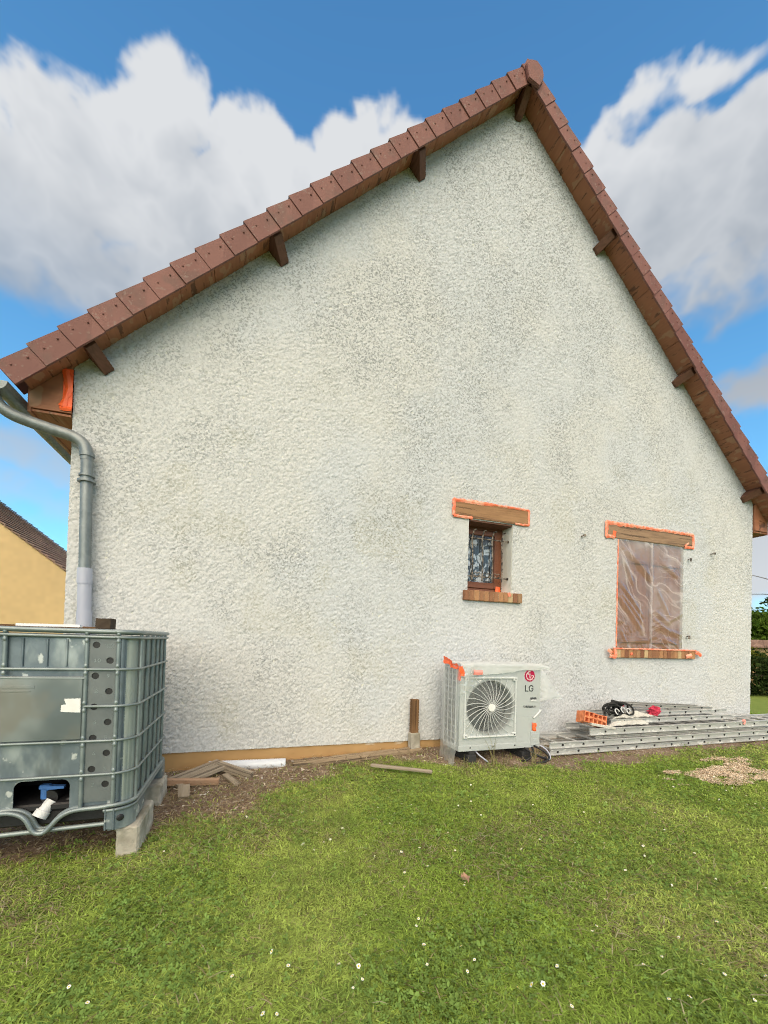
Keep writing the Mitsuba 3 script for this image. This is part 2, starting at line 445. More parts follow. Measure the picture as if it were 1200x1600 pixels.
EDGE_X = np.array([-4, .45, .75, 1.0, 1.55, 2.0, 2.45, 3.0, 3.4, 4.4, 5.4, 6.6, 8.0, 8.7, 8.9])
EDGE_Y = np.array([-1.20, -1.22, -1.18, -1.05, -.93, -.62, -.34, -.24, -.62, -.86, -.84, -.74, -.68, -.50, 2.5])


def dirt_amount(x, y):
    """1 on the bare strip along the wall, 0 on the lawn."""
    x, y = np.asarray(x, float), np.asarray(y, float)
    p = np.stack([x, y, x * 0], -1)
    e = np.interp(x, EDGE_X, EDGE_Y) + (meshkit.fbm(p * 3.5, 4, 8) - .5) * .55
    s = (y - e) / .22 + .5
    return np.clip(s, 0, 1) * (y < 2)


def dry_amount(x, y):
    p = np.stack([np.asarray(x, float), np.asarray(y, float), np.asarray(x, float) * 0], -1)
    near = np.exp(-np.maximum(0, np.interp(p[..., 0], EDGE_X, EDGE_Y) - p[..., 1]) / .35)
    lft = np.exp(-((p[..., 0] - .25) ** 2 / .5 + (p[..., 1] + 1.75) ** 2 / .10))
    return np.clip((meshkit.fbm(p * 1.6, 4, 31) - .50) * 2.2 + .75 * near + .6 * lft, 0, 1)


def saw_amount(x, y):
    p = np.stack([np.asarray(x, float), np.asarray(y, float), np.asarray(x, float) * 0], -1)
    a = 1 - (((p[..., 0] - 5.9) / .75) ** 2 + ((p[..., 1] + 1.38) / .26) ** 2)
    b = .7 - (((p[..., 0] - 6.5) / .5) ** 2 + ((p[..., 1] + 1.12) / .16) ** 2)
    return np.clip(np.maximum(a, b) * 1.2 - .28 + (meshkit.fbm(p * [5, 9, 1], 5, 61) - .5) * 3.6, 0, 1)


def soil_color(p, n, uv):
    a = fbm(p.x * 6, p.y * 6, 1, 4)
    b = fbm(p.x * 45, p.y * 45, 2, 3)
    soil = mix((.10, .068, .046), (.235, .175, .135), dr.clip(a * .7 + b * .5 - .1, 0, 1))
    soil = mix(soil, (.40, .345, .285), .8 * smoothstep(.70, .76, fbm(p.x * 70, p.y * 45, 5, 2)))
    lawn = mix((.12, .145, .034), (.21, .235, .065), dr.clip(a * .6 + b * .6 - .1, 0, 1))
    far = smoothstep(3.5, 9, dr.sqrt(dr.square(p.x - 1.5) + dr.square(p.y + 4.1)))
    lawn = mix(lawn, mix((.12, .17, .035), (.17, .21, .055), a), far)
    m = mi.Float(uv.x)
    return mix(lawn, soil, smoothstep(.25, .75, m + (b - .5) * .7))


mat('soil_and_turf', proc(soil_color), .95, spec=.15, bump=lambda p, n, uv: fbm(p.x * 35, p.y * 35, 1, 4), bscale=.02, eps=3e-3)


def ground_mesh():
    xs = np.r_[-600, -200, -60, -25, -12, -8, -6, np.arange(-4, 10.01, .06), 11, 13, 16, 20, 30, 60, 200, 600]
    ys = np.r_[-600, -200, -60, -25, -14, -9, -7, np.arange(-5, 1.01, .06), 2, 3.5, 5, 8, 12, 20, 40, 100, 300, 600]
    X, Y = np.meshgrid(xs, ys, indexing='ij')
    Z = gz(X, Y) + bump_z(X, Y) * np.exp(-np.maximum(0, np.abs(X - 3) - 6)) + .02 * (meshkit.fbm(np.stack([X * 11, Y * 11, X * 0], -1), 3, 77) - .5) * dirt_amount(X, Y)
    Z = Z - .05 * np.clip((X - 9.5) / 3, 0, 1) * 0
    nx, ny = len(xs), len(ys)
    i, j = np.meshgrid(np.arange(nx - 1), np.arange(ny - 1), indexing='ij')
    a = (i * ny + j).ravel()
    f = np.vstack([np.stack([a, a + ny, a + ny + 1], 1), np.stack([a, a + ny + 1, a + 1], 1)])
    uv = np.stack([dirt_amount(X, Y).ravel(), np.zeros(X.size)], 1)
    return trimesh.Trimesh(np.stack([X, Y, Z], -1).reshape(-1, 3), f, process=False), uv


gm, guv = ground_mesh()
own('ground', gm, 'soil_and_turf', smooth=True, uv=guv)
labels['ground'] = {'label': 'gently sloping lawn ground with a bare strip of soil by the wall', 'category': 'ground', 'kind': 'structure'}


def gh(x, y):
    return float(gz(x, y) + bump_z(np.array([x]), np.array([y]))[0])


# ---------------------------------------------------------------- the house
W, XM, HE, HR = 8.708, 4.354, 3.41, 7.699
KS = .985
SLOPE = math.atan(KS)
HB, HT, OV = 7.619, 7.885, .262


def roof_z(x):
    return HR - KS * abs(x - XM)


house = thing('house', 'tall cream roughcast gable house with brown clay verge tiles', 'house')
W1 = (3.838, 4.430, 1.766, 2.585)
W2 = (6.060, 7.256, 1.150, 2.600)
PZ = .083
gable = Polygon([(0, PZ), (W, PZ), (W, HE), (XM, HR), (0, HE)]).difference(sbox(W1[0], W1[2], W1[1], W1[3])).difference(sbox(W2[0], W2[2], W2[1], W2[3]))


def smooth01(a, b, x):
    t = np.clip((x - a) / (b - a), 0, 1)
    return t * t * (3 - 2 * t)


def roughcast():
    """The rough-cast face of the gable as real relief: thrown plaster, flattened on its peaks, with rough hollows between."""
    st = .0092
    xs = np.unique(np.r_[np.linspace(0, W1[0], 418), np.linspace(W1[0], W1[1], 65), np.linspace(W1[1], W2[0], 178), np.linspace(W2[0], W2[1], 130), np.linspace(W2[1], W, 158)])
    cuts = [PZ, W2[2], W1[2], W1[3], W2[3], HR]
    zs = np.unique(np.concatenate([np.linspace(p, q, max(2, int((q - p) / st) + 1)) for p, q in zip(cuts[:-1], cuts[1:])]))
    X, Z = np.meshgrid(xs, zs, indexing='ij')
    Pn = np.stack([X, Z, X * 0], -1)
    wv = meshkit.noise(Pn * 14, 3)[..., None] * .05
    n1 = meshkit.fbm(Pn * [60, 64, 1] + wv * [20, 20, 0], 2, 11)
    n0 = meshkit.fbm(Pn * [17, 19, 1], 3, 12)
    n2 = meshkit.noise(Pn * 95, 5)
    flat = smooth01(.60, .74, meshkit.fbm(Pn * 1.5 + 4.2, 4, 7))
    isl = smooth01(.33, .56, n1)
    h = (.0044 * isl + .0072 * (n2 - .5) + .0026 * (n0 - .5)) * (1 - .55 * flat)
    big = meshkit.fbm(Pn * [.8, .8, 1] + 3.3, 4, 21)
    mid = meshkit.fbm(Pn * [3.1, 2.0, 1] + 8.1, 4, 22)
    grime = smooth01(.30, .74, big * .40 + mid * .60 + (Z - 2.9) * .034)             # algae grows thickest high on the gable
    streak = smooth01(.53, .72, meshkit.fbm(Pn * [10, .6, 1], 3, 23)) * smooth01(2.6, 5.5, Z)
    grime = np.clip(grime + .12 * streak, 0, 1)
    warm = smooth01(.38, .62, meshkit.fbm(Pn * 1.1 + 9, 3, 24) - .03 * (Z - 2.5))
    c = np.stack([grime, warm], -1)
    nx, nz_ = len(xs), len(zs)
    i, j = np.meshgrid(np.arange(nx - 1), np.arange(nz_ - 1), indexing='ij')
    cx, cz = (xs[:-1] + xs[1:])[:, None] / 2 + 0 * j, (zs[:-1] + zs[1:])[None] / 2 + 0 * i
    ok = (cz < HR - KS * np.abs(cx - XM) + .05)
    for w in (W1, W2):
        ok &= ~((cx > w[0]) & (cx < w[1]) & (cz > w[2]) & (cz < w[3]))
    a = (i * nz_ + j)[ok]
    f = np.vstack([np.stack([a, a + nz_, a + nz_ + 1], 1), np.stack([a, a + nz_ + 1, a + 1], 1)])
    Y = -h + .001
    v = np.stack([X, Y, Z], -1).reshape(-1, 3)
    used = np.unique(f)
    m_ = np.zeros(len(v), int)
    m_[used] = np.arange(len(used))
    return trimesh.Trimesh(v[used], m_[f], process=False), c.reshape(-1, 2)[used]


gw = ext_xz(gable, .003, .30)
back = ext_xz(Polygon([(0, PZ), (W, PZ), (W, HE), (XM, HR), (0, HE)]), 8.7, 9.0)
sideL = box(0, .30, .30, 8.7, PZ, HE - .3, 0)
sideR = box(W - .30, W, .30, 8.7, PZ, HE - .3, 0)
part(house, 'wall', cat(gw, back, sideL, sideR), 'plain_render')
gm_, gc_ = roughcast()
part(house, 'roughcast', gm_, 'wall_render', 'cream roughcast coat, greyed by algae towards the gable top', uv=gc_, smooth=True)
part(house, 'plinth', box(.012, W - .012, .014, 8.98, -.35, PZ - .004, 0), 'plinth_paint', 'ochre painted plinth strip along the foot of the wall')

# roof slopes (seen edge-on only), soffit boards, verge tiles
roof = []
for sg in (-1, 1):
    e = 4.354 + .30
    pts = [(XM, HR + .05), (XM, HR + .14), (XM + sg * e, HR + .14 - KS * e), (XM + sg * e, HR + .05 - KS * e)]
    roof.append(ext_xz(Polygon(pts), -.20, 9.25))
part(house, 'roof', cat(*roof), 'clay_tile')

DIRS = {-1: (np.array([-math.cos(SLOPE), 0, -math.sin(SLOPE)]), np.array([-math.sin(SLOPE), 0, math.cos(SLOPE)])),
        1: (np.array([math.cos(SLOPE), 0, -math.sin(SLOPE)]), np.array([math.sin(SLOPE), 0, math.cos(SLOPE)]))}


def slope_block(sg, x_top, z_top, s0, s1, n0, n1, y0, y1, c=.003):
    """A block laid in the roof slope: s down the slope from (x_top, z_top), n across it, y along the ridge."""
    s, n = DIRS[sg]
    m = box(s0, s1, y0, y1, n0, n1, c)
    v = np.array(m.vertices)
    o = np.array([x_top, 0, z_top])
    q = o + v[:, :1] * s + v[:, 2:] * n + v[:, 1:2] * np.array([0, 1.0, 0])
    m = trimesh.Trimesh(q, m.faces, process=False)
    if m.volume < 0:
        m.invert()
    return m, v


LS = (4.354 + .285) / math.cos(SLOPE)
NB = 17
for sg in (-1, 1):
    for k in range(NB):
        a, b = .02 + k * (LS - .02) / NB, .02 + (k + 1) * (LS - .02) / NB - .004
        m, v = slope_block(sg, XM, HR + .012, a, b, -.004 - .003 * (k % 2), .03, -.236, .02 if .3 < a < LS - .8 else .0, .002)
        part(house, 'soffit_board', m, 'stained_board', uv=np.stack([v[:, 1] + 2.1 * k, v[:, 0] + (0 if sg < 0 else 13)], 1))


def verge_tile(sg, i):
    """One verge tile: an upright cheek with two nail heads and a top flange, its lower end lapping the next tile."""
    xt = -.42 + .193 * i                      # x of its lower top corner (left side)
    s, n = DIRS[sg]
    xc, zc = (xt if sg < 0 else W - xt), HT - KS * (XM - xt)
    o = np.array([xc, 0, zc])                  # lower top corner; s points down the slope
    L = (.193 if i < 24 else .10) / math.cos(SLOPE)
    jit = RNG.uniform(-.007, .007)
    lo, up, hgt = .004 + jit * .5, -.016 + jit * .5, -.189
    ye = -OV - .005 + jit * .4
    cheek = [(-L + .003, ye + .009, up), (-.001, ye, lo), (-L + .003, ye + .009, hgt), (-.001, ye, hgt - .001)]
    P = [cheek[0], cheek[1], cheek[3], cheek[2]]
    P += [(a, b + .020, c) for a, b, c in P]
    f1 = hull(P)
    f2 = hull([(-L - .03, ye + .01, up - .022), (-L - .03, .15, up - .022), (-.001, ye + .002, lo - .020), (-.001, .15, lo - .020),
               (-L - .03, ye + .016, up - .002), (-L - .03, .15, up - .002), (-.001, ye + .006, lo), (-.001, .15, lo)])
    ms = [f1, f2]
    for a in (.30, .78):
        q = trimesh.creation.icosphere(subdivisions=1, radius=.0085)
        q.apply_scale([1, .7, 1])
        q.apply_translation([-L * a, ye + .001, -.072 + .008 * math.sin(i * 3 + a * 5)])
        ms.append(q)
    m = cat(ms)
    v = np.array(m.vertices)
    q = o + v[:, :1] * s + v[:, 2:] * n + v[:, 1:2] * np.array([0, 1.0, 0])
    m = trimesh.Trimesh(q, m.faces, process=False)
    if np.linalg.det(np.stack([s, [0, 1, 0], n])) < 0:
        m.invert()
    return m


for sg in (-1, 1):
    for i in range(25):
        part(house, 'verge_tile', verge_tile(sg, i), 'clay_tile', smooth=35)
hexp = [(4.250, 7.735), (4.300, 7.802), (4.392, 7.828), (4.470, 7.775), (4.490, 7.70), (4.478, 7.63), (4.432, 7.548), (4.283, 7.585)]
hx = Polygon(hexp)
cap = cat(ext_xz(hx, -.296, -.272), ext_xz(hx.buffer(-.006), -.305, -.29), ext_xz(Polygon([(4.21, 7.66), (4.29, 7.86), (4.42, 7.86), (4.50, 7.66), (4.40, 7.80), (4.31, 7.80)]), -.262, 9.2))
part(house, 'ridge_cap', cap, 'clay_tile', 'six sided clay ridge end cap at the very top of the gable')

for xc in (.140, 1.585, 3.020, 5.688, 7.123, 8.568):      # set square to the roof slope, the outer end cut back
    s_d, n_d = DIRS[-1 if xc < XM else 1]
    o_ = np.array([xc, 0, roof_z(xc)])
    P = [(a, y, n_) for a in (-.048, .048) for y, n_ in ((.0, .02), (.0, -.170), (-.03, -.170), (-.205, -.055), (-.205, .01))]
    part(house, 'purlin_end', hull([o_ + a * s_d + n_ * n_d + np.array([0, y, 0]) for a, y, n_ in P]), 'purlin_wood')
part(house, 'purlin_end', hull([(XM + a, y, z) for a in (-.04, .04) for y, z in ((.0, 7.70), (.0, 7.47), (-.06, 7.47), (-.23, 7.60), (-.23, 7.68))]), 'purlin_wood')

# eave boxes
for sg, x0, x1 in ((-1, -.292, -.004), (1, W + .004, W + .292)):
    lo, hi = min(x0, x1), max(x0, x1)
    out, inn = (lo, hi) if sg < 0 else (hi, lo)
    pl = Polygon([(out, 2.995), (inn, 3.0), (inn, roof_z(inn) - .0), (out, roof_z(out) + .0)])
    m = ext_xz(pl, -.035, -.008)
    vv = np.array(m.vertices)
    e = part(house, 'eave_box', m, 'stained_board', uv=np.stack([vv[:, 0] * 1.0, vv[:, 2] * .35 + 3], 1))
    sm = box(lo, hi, -.02, 9.0, 2.972, 2.990, 0)
    vv = np.array(sm.vertices)
    part(e, 'soffit', sm, 'stained_board', uv=np.stack([vv[:, 1] * .4, vv[:, 0] + 5], 1))
    fm = box(out - .012, out + .012, -.03, 9.0, 2.96, 3.16, 0)
    vv = np.array(fm.vertices)
    part(e, 'fascia', fm, 'stained_board', uv=np.stack([vv[:, 1] * .4, vv[:, 2] + 8], 1))


def tape_strip(pts, w, y, seed=0, normal=(0, -1, 0)):
    """A strip of masking tape following pts in the wall plane: ragged, slightly lifted."""
    p = np.array([(x, y, z) for x, z in pts], float)
    s = np.r_[0, np.cumsum(np.linalg.norm(np.diff(p, axis=0), axis=1))]
    n = max(8, int(s[-1] / .012))
    q = np.stack([np.interp(np.linspace(0, s[-1], n), s, p[:, k]) for k in range(3)], 1)
    t = np.gradient(q, axis=0)
    t /= np.linalg.norm(t, axis=1, keepdims=True) + 1e-9
    nn = np.asarray(normal, float)
    side = np.cross(t, nn)
    a = meshkit.fbm(np.stack([np.arange(n) * .33, np.full(n, seed * 3.1), np.zeros(n)], -1), 3, seed)
    b = meshkit.fbm(np.stack([np.arange(n) * .33, np.full(n, seed * 3.1 + 50), np.zeros(n)], -1), 3, seed + 1)
    wa, wb = w * (.25 + .5 * a), w * (.25 + .5 * b)
    rows = [q + side * wa[:, None], q + nn * .004 * (1 + 2 * a[:, None]), q - side * wb[:, None]]
    v = np.stack(rows, 1)
    v = np.concatenate([v + nn * .001, v - nn * .002], 1).reshape(-1, 3)
    f = []
    loop = [0, 1, 2, 5, 4, 3]
    for i in range(n - 1):
        for k in range(6):
            a0, b0 = i * 6 + loop[k], i * 6 + loop[(k + 1) % 6]
            f += [[a0, b0, b0 + 6], [a0, b0 + 6, a0 + 6]]
    return trimesh.Trimesh(v, np.array(f), process=False)


eb = part(house, 'corner_tape', cat(box(-.062, .006, -.040, -.036, 3.03, 3.37, .001), tape_strip([(-.06, 3.04), (-.02, 3.2), (-.045, 3.36)], .05, -.043, 3), tape_strip([(-.078, 3.025), (.004, 3.03)], .035, -.044, 4)), 'orange_tape', 'bright orange tape at the left eave corner')

# window 1
wn = part(house, 'window', cat(box(W1[0] - .02, W1[0] + .045, .20, .26, W1[2], W1[3] + .02), box(W1[1] - .055, W1[1] + .02, .20, .26, W1[2], W1[3] + .02),
                               box(W1[0], W1[1], .203, .258, W1[2], W1[2] + .06), box(W1[0], W1[1], .203, .258, W1[3] - .05, W1[3] + .02)), 'frame_wood', uv=None)
fw = [box(W1[0] + .05, W1[0] + .10, .188, .235, W1[2] + .065, W1[3] - .05), box(W1[1] - .115, W1[1] - .058, .188, .235, W1[2] + .065, W1[3] - .05),
      box(W1[0] + .10, W1[1] - .115, .190, .233, W1[2] + .065, W1[2] + .135), box(W1[0] + .10, W1[1] - .115, .190, .233, W1[3] - .11, W1[3] - .055)]
part(wn, 'sash', cat(*fw), 'frame_wood')
m, uv = sheet(lambda u, v: np.stack([W1[0] + .08 + u * .40, np.full_like(u, .212), W1[2] + .12 + v * .60], 1), 2, 2)
part(wn, 'pane', m, 'pane_glass')
m, uv = sheet(lambda u, v: np.stack([W1[0] + .02 + u * .55, .30 + .012 * np.sin(u * 38), W1[2] + .10 + v * .58], 1), 40, 3)
part(wn, 'curtain', m, 'lace', 'patterned grey lace curtain behind the small window')
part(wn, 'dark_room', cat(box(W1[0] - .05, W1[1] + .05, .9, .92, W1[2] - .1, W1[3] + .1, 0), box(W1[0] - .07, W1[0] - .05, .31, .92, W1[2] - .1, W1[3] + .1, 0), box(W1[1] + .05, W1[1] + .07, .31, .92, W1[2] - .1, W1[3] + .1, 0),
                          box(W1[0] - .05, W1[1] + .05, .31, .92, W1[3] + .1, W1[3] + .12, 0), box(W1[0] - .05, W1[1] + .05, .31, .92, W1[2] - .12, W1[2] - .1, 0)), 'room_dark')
part(wn, 'reveal', box(W1[1] - .004, W1[1] + .001, .004, .20, W1[2], W1[3], 0), 'reveal_paint')
part(wn, 'reveal', box(W1[0] - .001, W1[0] + .004, .004, .20, W1[2], W1[3], 0), 'reveal_paint')
part(wn, 'orange_tape', tape_strip([(4.365, 1.77), (4.375, 1.86)], .06, .184, 9), 'orange_tape')
part(house, 'window_head', box(W1[0], W1[1], .004, .20, W1[3] - .02, W1[3] + .004, 0), 'purlin_wood')
gr = numbered(house + '__window_grille')
gy = .075
bars = [cyl((W1[0] + .005, gy, 2.395), (W1[1] - .005, gy, 2.395), .0065), cyl((W1[0] + .005, gy, 1.945), (W1[1] - .005, gy, 1.945), .0065)]
xsb = np.linspace(W1[0] + .10, W1[1] - .09, 4)
for x in xsb:
    bars += [tube(spline([(x, gy, 1.90), (x + .004, gy, 2.1), (x - .004, gy, 2.3), (x, gy - .01, 2.46), (x + .012, gy - .03, 2.50), (x + .02, gy - .045, 2.485)], 14), .0095, 7)]
for x in (xsb[:-1] + xsb[1:]) / 2:
    for s in (-1, 1):
        th = np.linspace(.2, 5.6, 14)
        bars.append(tube(np.stack([x + s * (.026 - .024 * np.cos(th) * (1 - th / 14)), np.full(14, gy), 1.945 + .028 + .026 * np.sin(th) * (1 - th / 14)], 1), .005, 6))
for x in (W1[0] + .004, W1[1] - .004):
    for z in (2.395, 1.945):
        bars.append(cyl((x - .012, gy, z), (x + .012, gy, z), .016, 10))
own(gr, cat(*bars), 'iron', smooth=50)
labels[gr] = {'label': 'wrought iron bars with curled tips in front of the small window'}

# lintels, sills
for (x0, x1, z0, z1, mt, sd, lb) in ((3.632, 4.640, 2.597, 2.775, 'lintel_wood', 1, 'warm brown timber lintel over the small window, edged with orange tape'),
                                     (5.845, 7.428, 2.603, 2.785, 'grey_lintel_wood', 2, 'greyer cracked timber lintel over the shutters, edged with orange tape')):
    L = x1 - x0
    nseg = 36
    xs = np.linspace(x0, x1, nseg)
    wob = (meshkit.fbm(np.stack([xs * 5, xs * 0 + sd, xs * 0], -1), 3, sd) - .5)
    wob2 = (meshkit.fbm(np.stack([xs * 5, xs * 0 + sd + 9, xs * 0], -1), 3, sd + 3) - .5)
    pg = Polygon([(x, z0 + w * .014) for x, w in zip(xs, wob)] + [(x, z1 + w * .018) for x, w in zip(xs[::-1], wob2[::-1])])
    m = ext_xz(pg, -.016, .05)
    vv = np.array(m.vertices)
    lk = part(house, 'lintel', m, mt, lb, uv=np.stack([vv[:, 0] + sd * 5, vv[:, 2] + .6 * vv[:, 1]], 1))
    y = -.018
    if sd == 1:
        strips = [[(x0, z0), (x0 + .0, z1), (x0 + .2, z1 + .003), (x0 + .5, z1)], [(x0 + .5, z1 + .004), (x1 - .1, z1 + .004), (x1, z1), (x1 + .003, z0), (x1 - .19, z0 - .004)], [(x0, z0 - .003), (x0 + .20, z0 - .004), (x0 + .24, z0 - .01)]]
        wd = (.040, .026, .034)
    else:
        strips = [[(x0 + .13, z0), (x0, z0), (x0, z1), (x0 + .45, z1)], [(x0 + .45, z1), (x1, z1 + .002), (x1, z0), (x1 - .18, z0)], [(x0 + .13, z0), (x0 + .14, z0 + .08)], [(x1 - .16, z0 + .01), (x1 - .10, z0 + .06)]]
        wd = (.05, .038, .05, .03)
    for q, (st, w) in enumerate(zip(strips, wd)):
        part(lk, 'tape', tape_strip(st, w, y, sd * 10 + q), 'faded_tape' if sd == 1 else ('orange_tape' if q == 2 else 'faded_tape'))

for (x0, x1, z0, z1, n, lb) in ((3.778, 4.556, 1.650, 1.764, 12, 'narrow sill of upright bricks under the small window'), (5.960, 7.470, 1.033, 1.149, 22, 'long sill of upright bricks under the wrapped shutters')):
    sl = part(house, 'sill', box(x0 + .01, x1 - .01, -.036, .19, z0 + .010, z1 - .010, .002), 'mortar', lb)
    w = (x1 - x0) / n
    for k in range(n):
        j = RNG.uniform(-.0025, .0025, 3)
        b = box(x0 + k * w + .003, x0 + (k + 1) * w - .003, -.045 + j[0], .186, z0 + j[1], z1 + j[2], .004)
        part(sl, 'brick', b, 'sill_brick', uv=np.tile([[k + (0 if n == 12 else 40), n]], (len(b.vertices), 1)).astype(float))
    if n == 22:
        for q, st in enumerate(([(x0 - .085, z1 - .01), (x0 - .02, z0 + .06)], [(x0 - .06, z0 + .02), (x0 + .05, z0 + .01), (x0 + .03, z1)], [(x1 - .20, z0 + .03), (x1 - .09, z0 + .05)], [(x1 - .02, z1 - .02), (x1 + .05, z0 + .08), (x1 + .10, z0 + .05)], [(x0 + .29, z0 + .045), (x0 + .33, z0 + .05)], [(x0, z1 + .001), (x1, z1 + .001)])):
            part(sl, 'tape', tape_strip(st, (.04, .05, .05, .05, .035, .02)[q], -.050, 50 + q), 'faded_tape')
    else:
        part(sl, 'tape', tape_strip([(4.36, z1 + .002), (4.375, z0 + .07)], .04, -.050, 44), 'faded_tape')

# shutters
sh = numbered(house + '__shutter')
_taken.add(sh)
for k in range(2):
    key = sh if k == 0 else numbered(house + '__shutter')
    xa = W2[0] + .004 + k * .597
    ms, uvs = [], []
    for b in range(5):
        bm = box(xa + b * .1185 + .001, xa + (b + 1) * .1185 - .0015, .030 + .001 * (b % 2), .060, W2[2] + .012, W2[3] - .006, .004)
        ms.append(bm)
        uvs.append(np.stack([bm.vertices[:, 2] + b * 2.3 + k * 7, bm.vertices[:, 0]], 1))
    for z in (1.235, 2.30):
        bm = box(xa + .03, xa + .56, .010, .029, z, z + .075, .004)
        ms.append(bm)
        uvs.append(np.stack([bm.vertices[:, 0] + 40, bm.vertices[:, 2]], 1))
    own(key, cat(ms), 'shutter_wood', uv=np.vstack(uvs))
part(house, 'wall_hook', cat(cyl((5.451, .0, 2.559), (5.451, -.05, 2.559), .008, 8), box(5.44, 5.475, -.062, -.045, 2.545, 2.575, .003)), 'iron')
part(house, 'wall_hook', cat(cyl((7.803, .0, 2.555), (7.803, -.05, 2.555), .008, 8), box(7.79, 7.825, -.062, -.045, 2.541, 2.571, .003)), 'iron')
part(house, 'wall_hook', cat(cyl((7.35, .0, 2.44), (7.35, -.04, 2.44), .007, 8), box(7.335, 7.36, -.05, -.038, 2.40, 2.45, .003), cyl((7.34, 0, 1.35), (7.34, -.04, 1.35), .007, 8), box(7.325, 7.355, -.05, -.036, 1.31, 1.36, .003)), 'iron')

# gutter and downpipe
th = np.linspace(math.pi, 2 * math.pi, 13)
gp = Polygon([(-.415 + .072 * math.cos(t), 3.07 + .072 * math.sin(t)) for t in th] + [(-.415 + .068 * math.cos(t), 3.07 + .068 * math.sin(t)) for t in th[::-1]]).buffer(.0006)
part(house, 'gutter', cat(ext_xz(gp, -.24, 9.0), ext_xz(Polygon([(-.415 + .071 * math.cos(t), 3.07 + .071 * math.sin(t)) for t in th]), -.243, -.237), tube([(-.487, -.24, 3.075), (-.487, 9, 3.075)], .008, 8)), 'zinc')
dpath = np.vstack([spline([(-.475, -.14, 3.00), (-.455, -.13, 2.945), (-.385, -.115, 2.885), (-.28, -.10, 2.852), (-.06, -.092, 2.805), (.06, -.09, 2.775), (.115, -.09, 2.735), (.142, -.09, 2.66), (.145, -.09, 2.60)], 40)])
dp = part(house, 'downpipe', cat(tube(dpath, .046, 20), tube([(.146, -.09, 2.62), (.163, -.09, 1.66)], .044, 20), tube([(.145, -.09, 2.66), (.1455, -.09, 2.63)], .054, 20)), 'zinc', 'zinc downpipe with a swan neck running down the left wall corner', smooth=45)
part(dp, 'collar', cat(tube([(.150, -.09, 2.475), (.150, -.09, 2.46)], .058, 20), tube([(.150, -.09, 2.432), (.1505, -.09, 2.412)], .066, 20), box(.135, .165, -.05, 0, 2.415, 2.43, .002)), 'zinc', smooth=45)
part(dp, 'lower_pipe', cat(tube([(.163, -.09, 1.69), (.166, -.09, 1.56)], .054, 20), tube([(.165, -.09, 1.60), (.172, -.09, 1.28)], .049, 20), tube([(.172, -.09, 1.335), (.19, -.09, -.3)], .055, 20)), 'pvc', 'lilac grey plastic lower end of the downpipe', smooth=45)

# ---------------------------------------------------------------- plastic film over the shutters
fs = thing('plastic_film', 'crumpled clear plastic film stretched over the brown shutters', 'plastic film')


FOLDS = ((0, .62, .5, -.42, .020, .022, .5), (0, .54, .5, -.40, .016, .020, .5), (0, .49, .45, -.40, .022, .022, .5), (.02, .95, .42, -.22, .03, .018, .45), (.05, .86, .14, -.22, .02, .02, .3), (.25, .80, .22, -.12, .035, .02, .3), (.55, .60, .35, -.42, .02, .014, .4), (.55, .36, .20, -.10, .02, .022, .25), (.55, .22, .42, -.08, .02, .018, .45), (.75, .26, .25, .10, .02, .02, .25), (.55, .28, .20, -.10, .016, .018, .25), (.6, .85, .35, -.16, .03, .012, .4), (.05, .18, .10, -.16, .012, .015, .2), (.7, .1, .2, -.06, .02, .016, .2), (.1, .06, .35, .02, .016, .012, .35))


def shutter_film(u, v):
    x = W2[0] + .004 + u * (W2[1] - W2[0] - .008)
    z = W2[2] + .006 + v * (W2[3] - W2[2] - .010)
    y = np.full_like(u, -.004)
    for (x0, z0, dx, dz, w, h, ln) in FOLDS:
        du, dv = u - x0, v - z0
        l = math.hypot(dx, dz)
        t = (du * dx + dv * dz) / l
        d = (du * dz - dv * dx) / l
        y -= 1.1 * h * np.exp(-(d / w) ** 2) * np.clip(1 - ((t - ln / 2) / (ln / 2 + .03)) ** 2, 0, 1)
    p = np.stack([u * 7, v * 8, u * 0], -1)
    y -= .010 * np.abs(meshkit.fbm(p + 3 * meshkit.fbm(p * .5, 2, 4)[:, None], 4, 9) - .5) * 2
    y -= .010 * np.exp(-((u - .5) / .012) ** 2)
    y -= .004 * meshkit.noise(np.stack([u * 60, v * 60, u * 0], -1), 3) * np.exp(-((u - .5) / .03) ** 2)
    return np.stack([x, y, z], 1)


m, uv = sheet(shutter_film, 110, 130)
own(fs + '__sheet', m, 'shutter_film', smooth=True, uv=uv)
e = tape_strip([(6.058, 1.18), (6.056, 1.9), (6.06, 2.585)], .018, -.006, 71)
own(fs + '__tape', e, 'faded_tape')
labels[fs + '__tape'] = {'label': 'thin orange tape along the left edge of the film'}

# ---------------------------------------------------------------- stake, planks, pipe, debris by the wall


def board(name, label, p0, p1, w, t, mt, seed, roll=0, cat_='plank', rough=.003):
    """A board between two points: w across, t thick."""
    p0, p1 = np.array(p0, float), np.array(p1, float)
    d = p1 - p0
    L = np.linalg.norm(d)
    d /= L
    sd = np.cross([0, 0, 1.0], d)
    sd /= np.linalg.norm(sd)
    up = np.cross(d, sd)
    a = math.radians(roll)
    s2, u2 = math.cos(a) * sd + math.sin(a) * up, -math.sin(a) * sd + math.cos(a) * up
    m, uv = plank_mesh(L, w, t, seed, rough)
    v = np.array(m.vertices)
    m.vertices = (p0 + p1) / 2 + v[:, :1] * d + v[:, 1:2] * s2 + v[:, 2:] * u2
    k = thing(name, label, cat_)
    return own(k, m, mt, uv=uv)


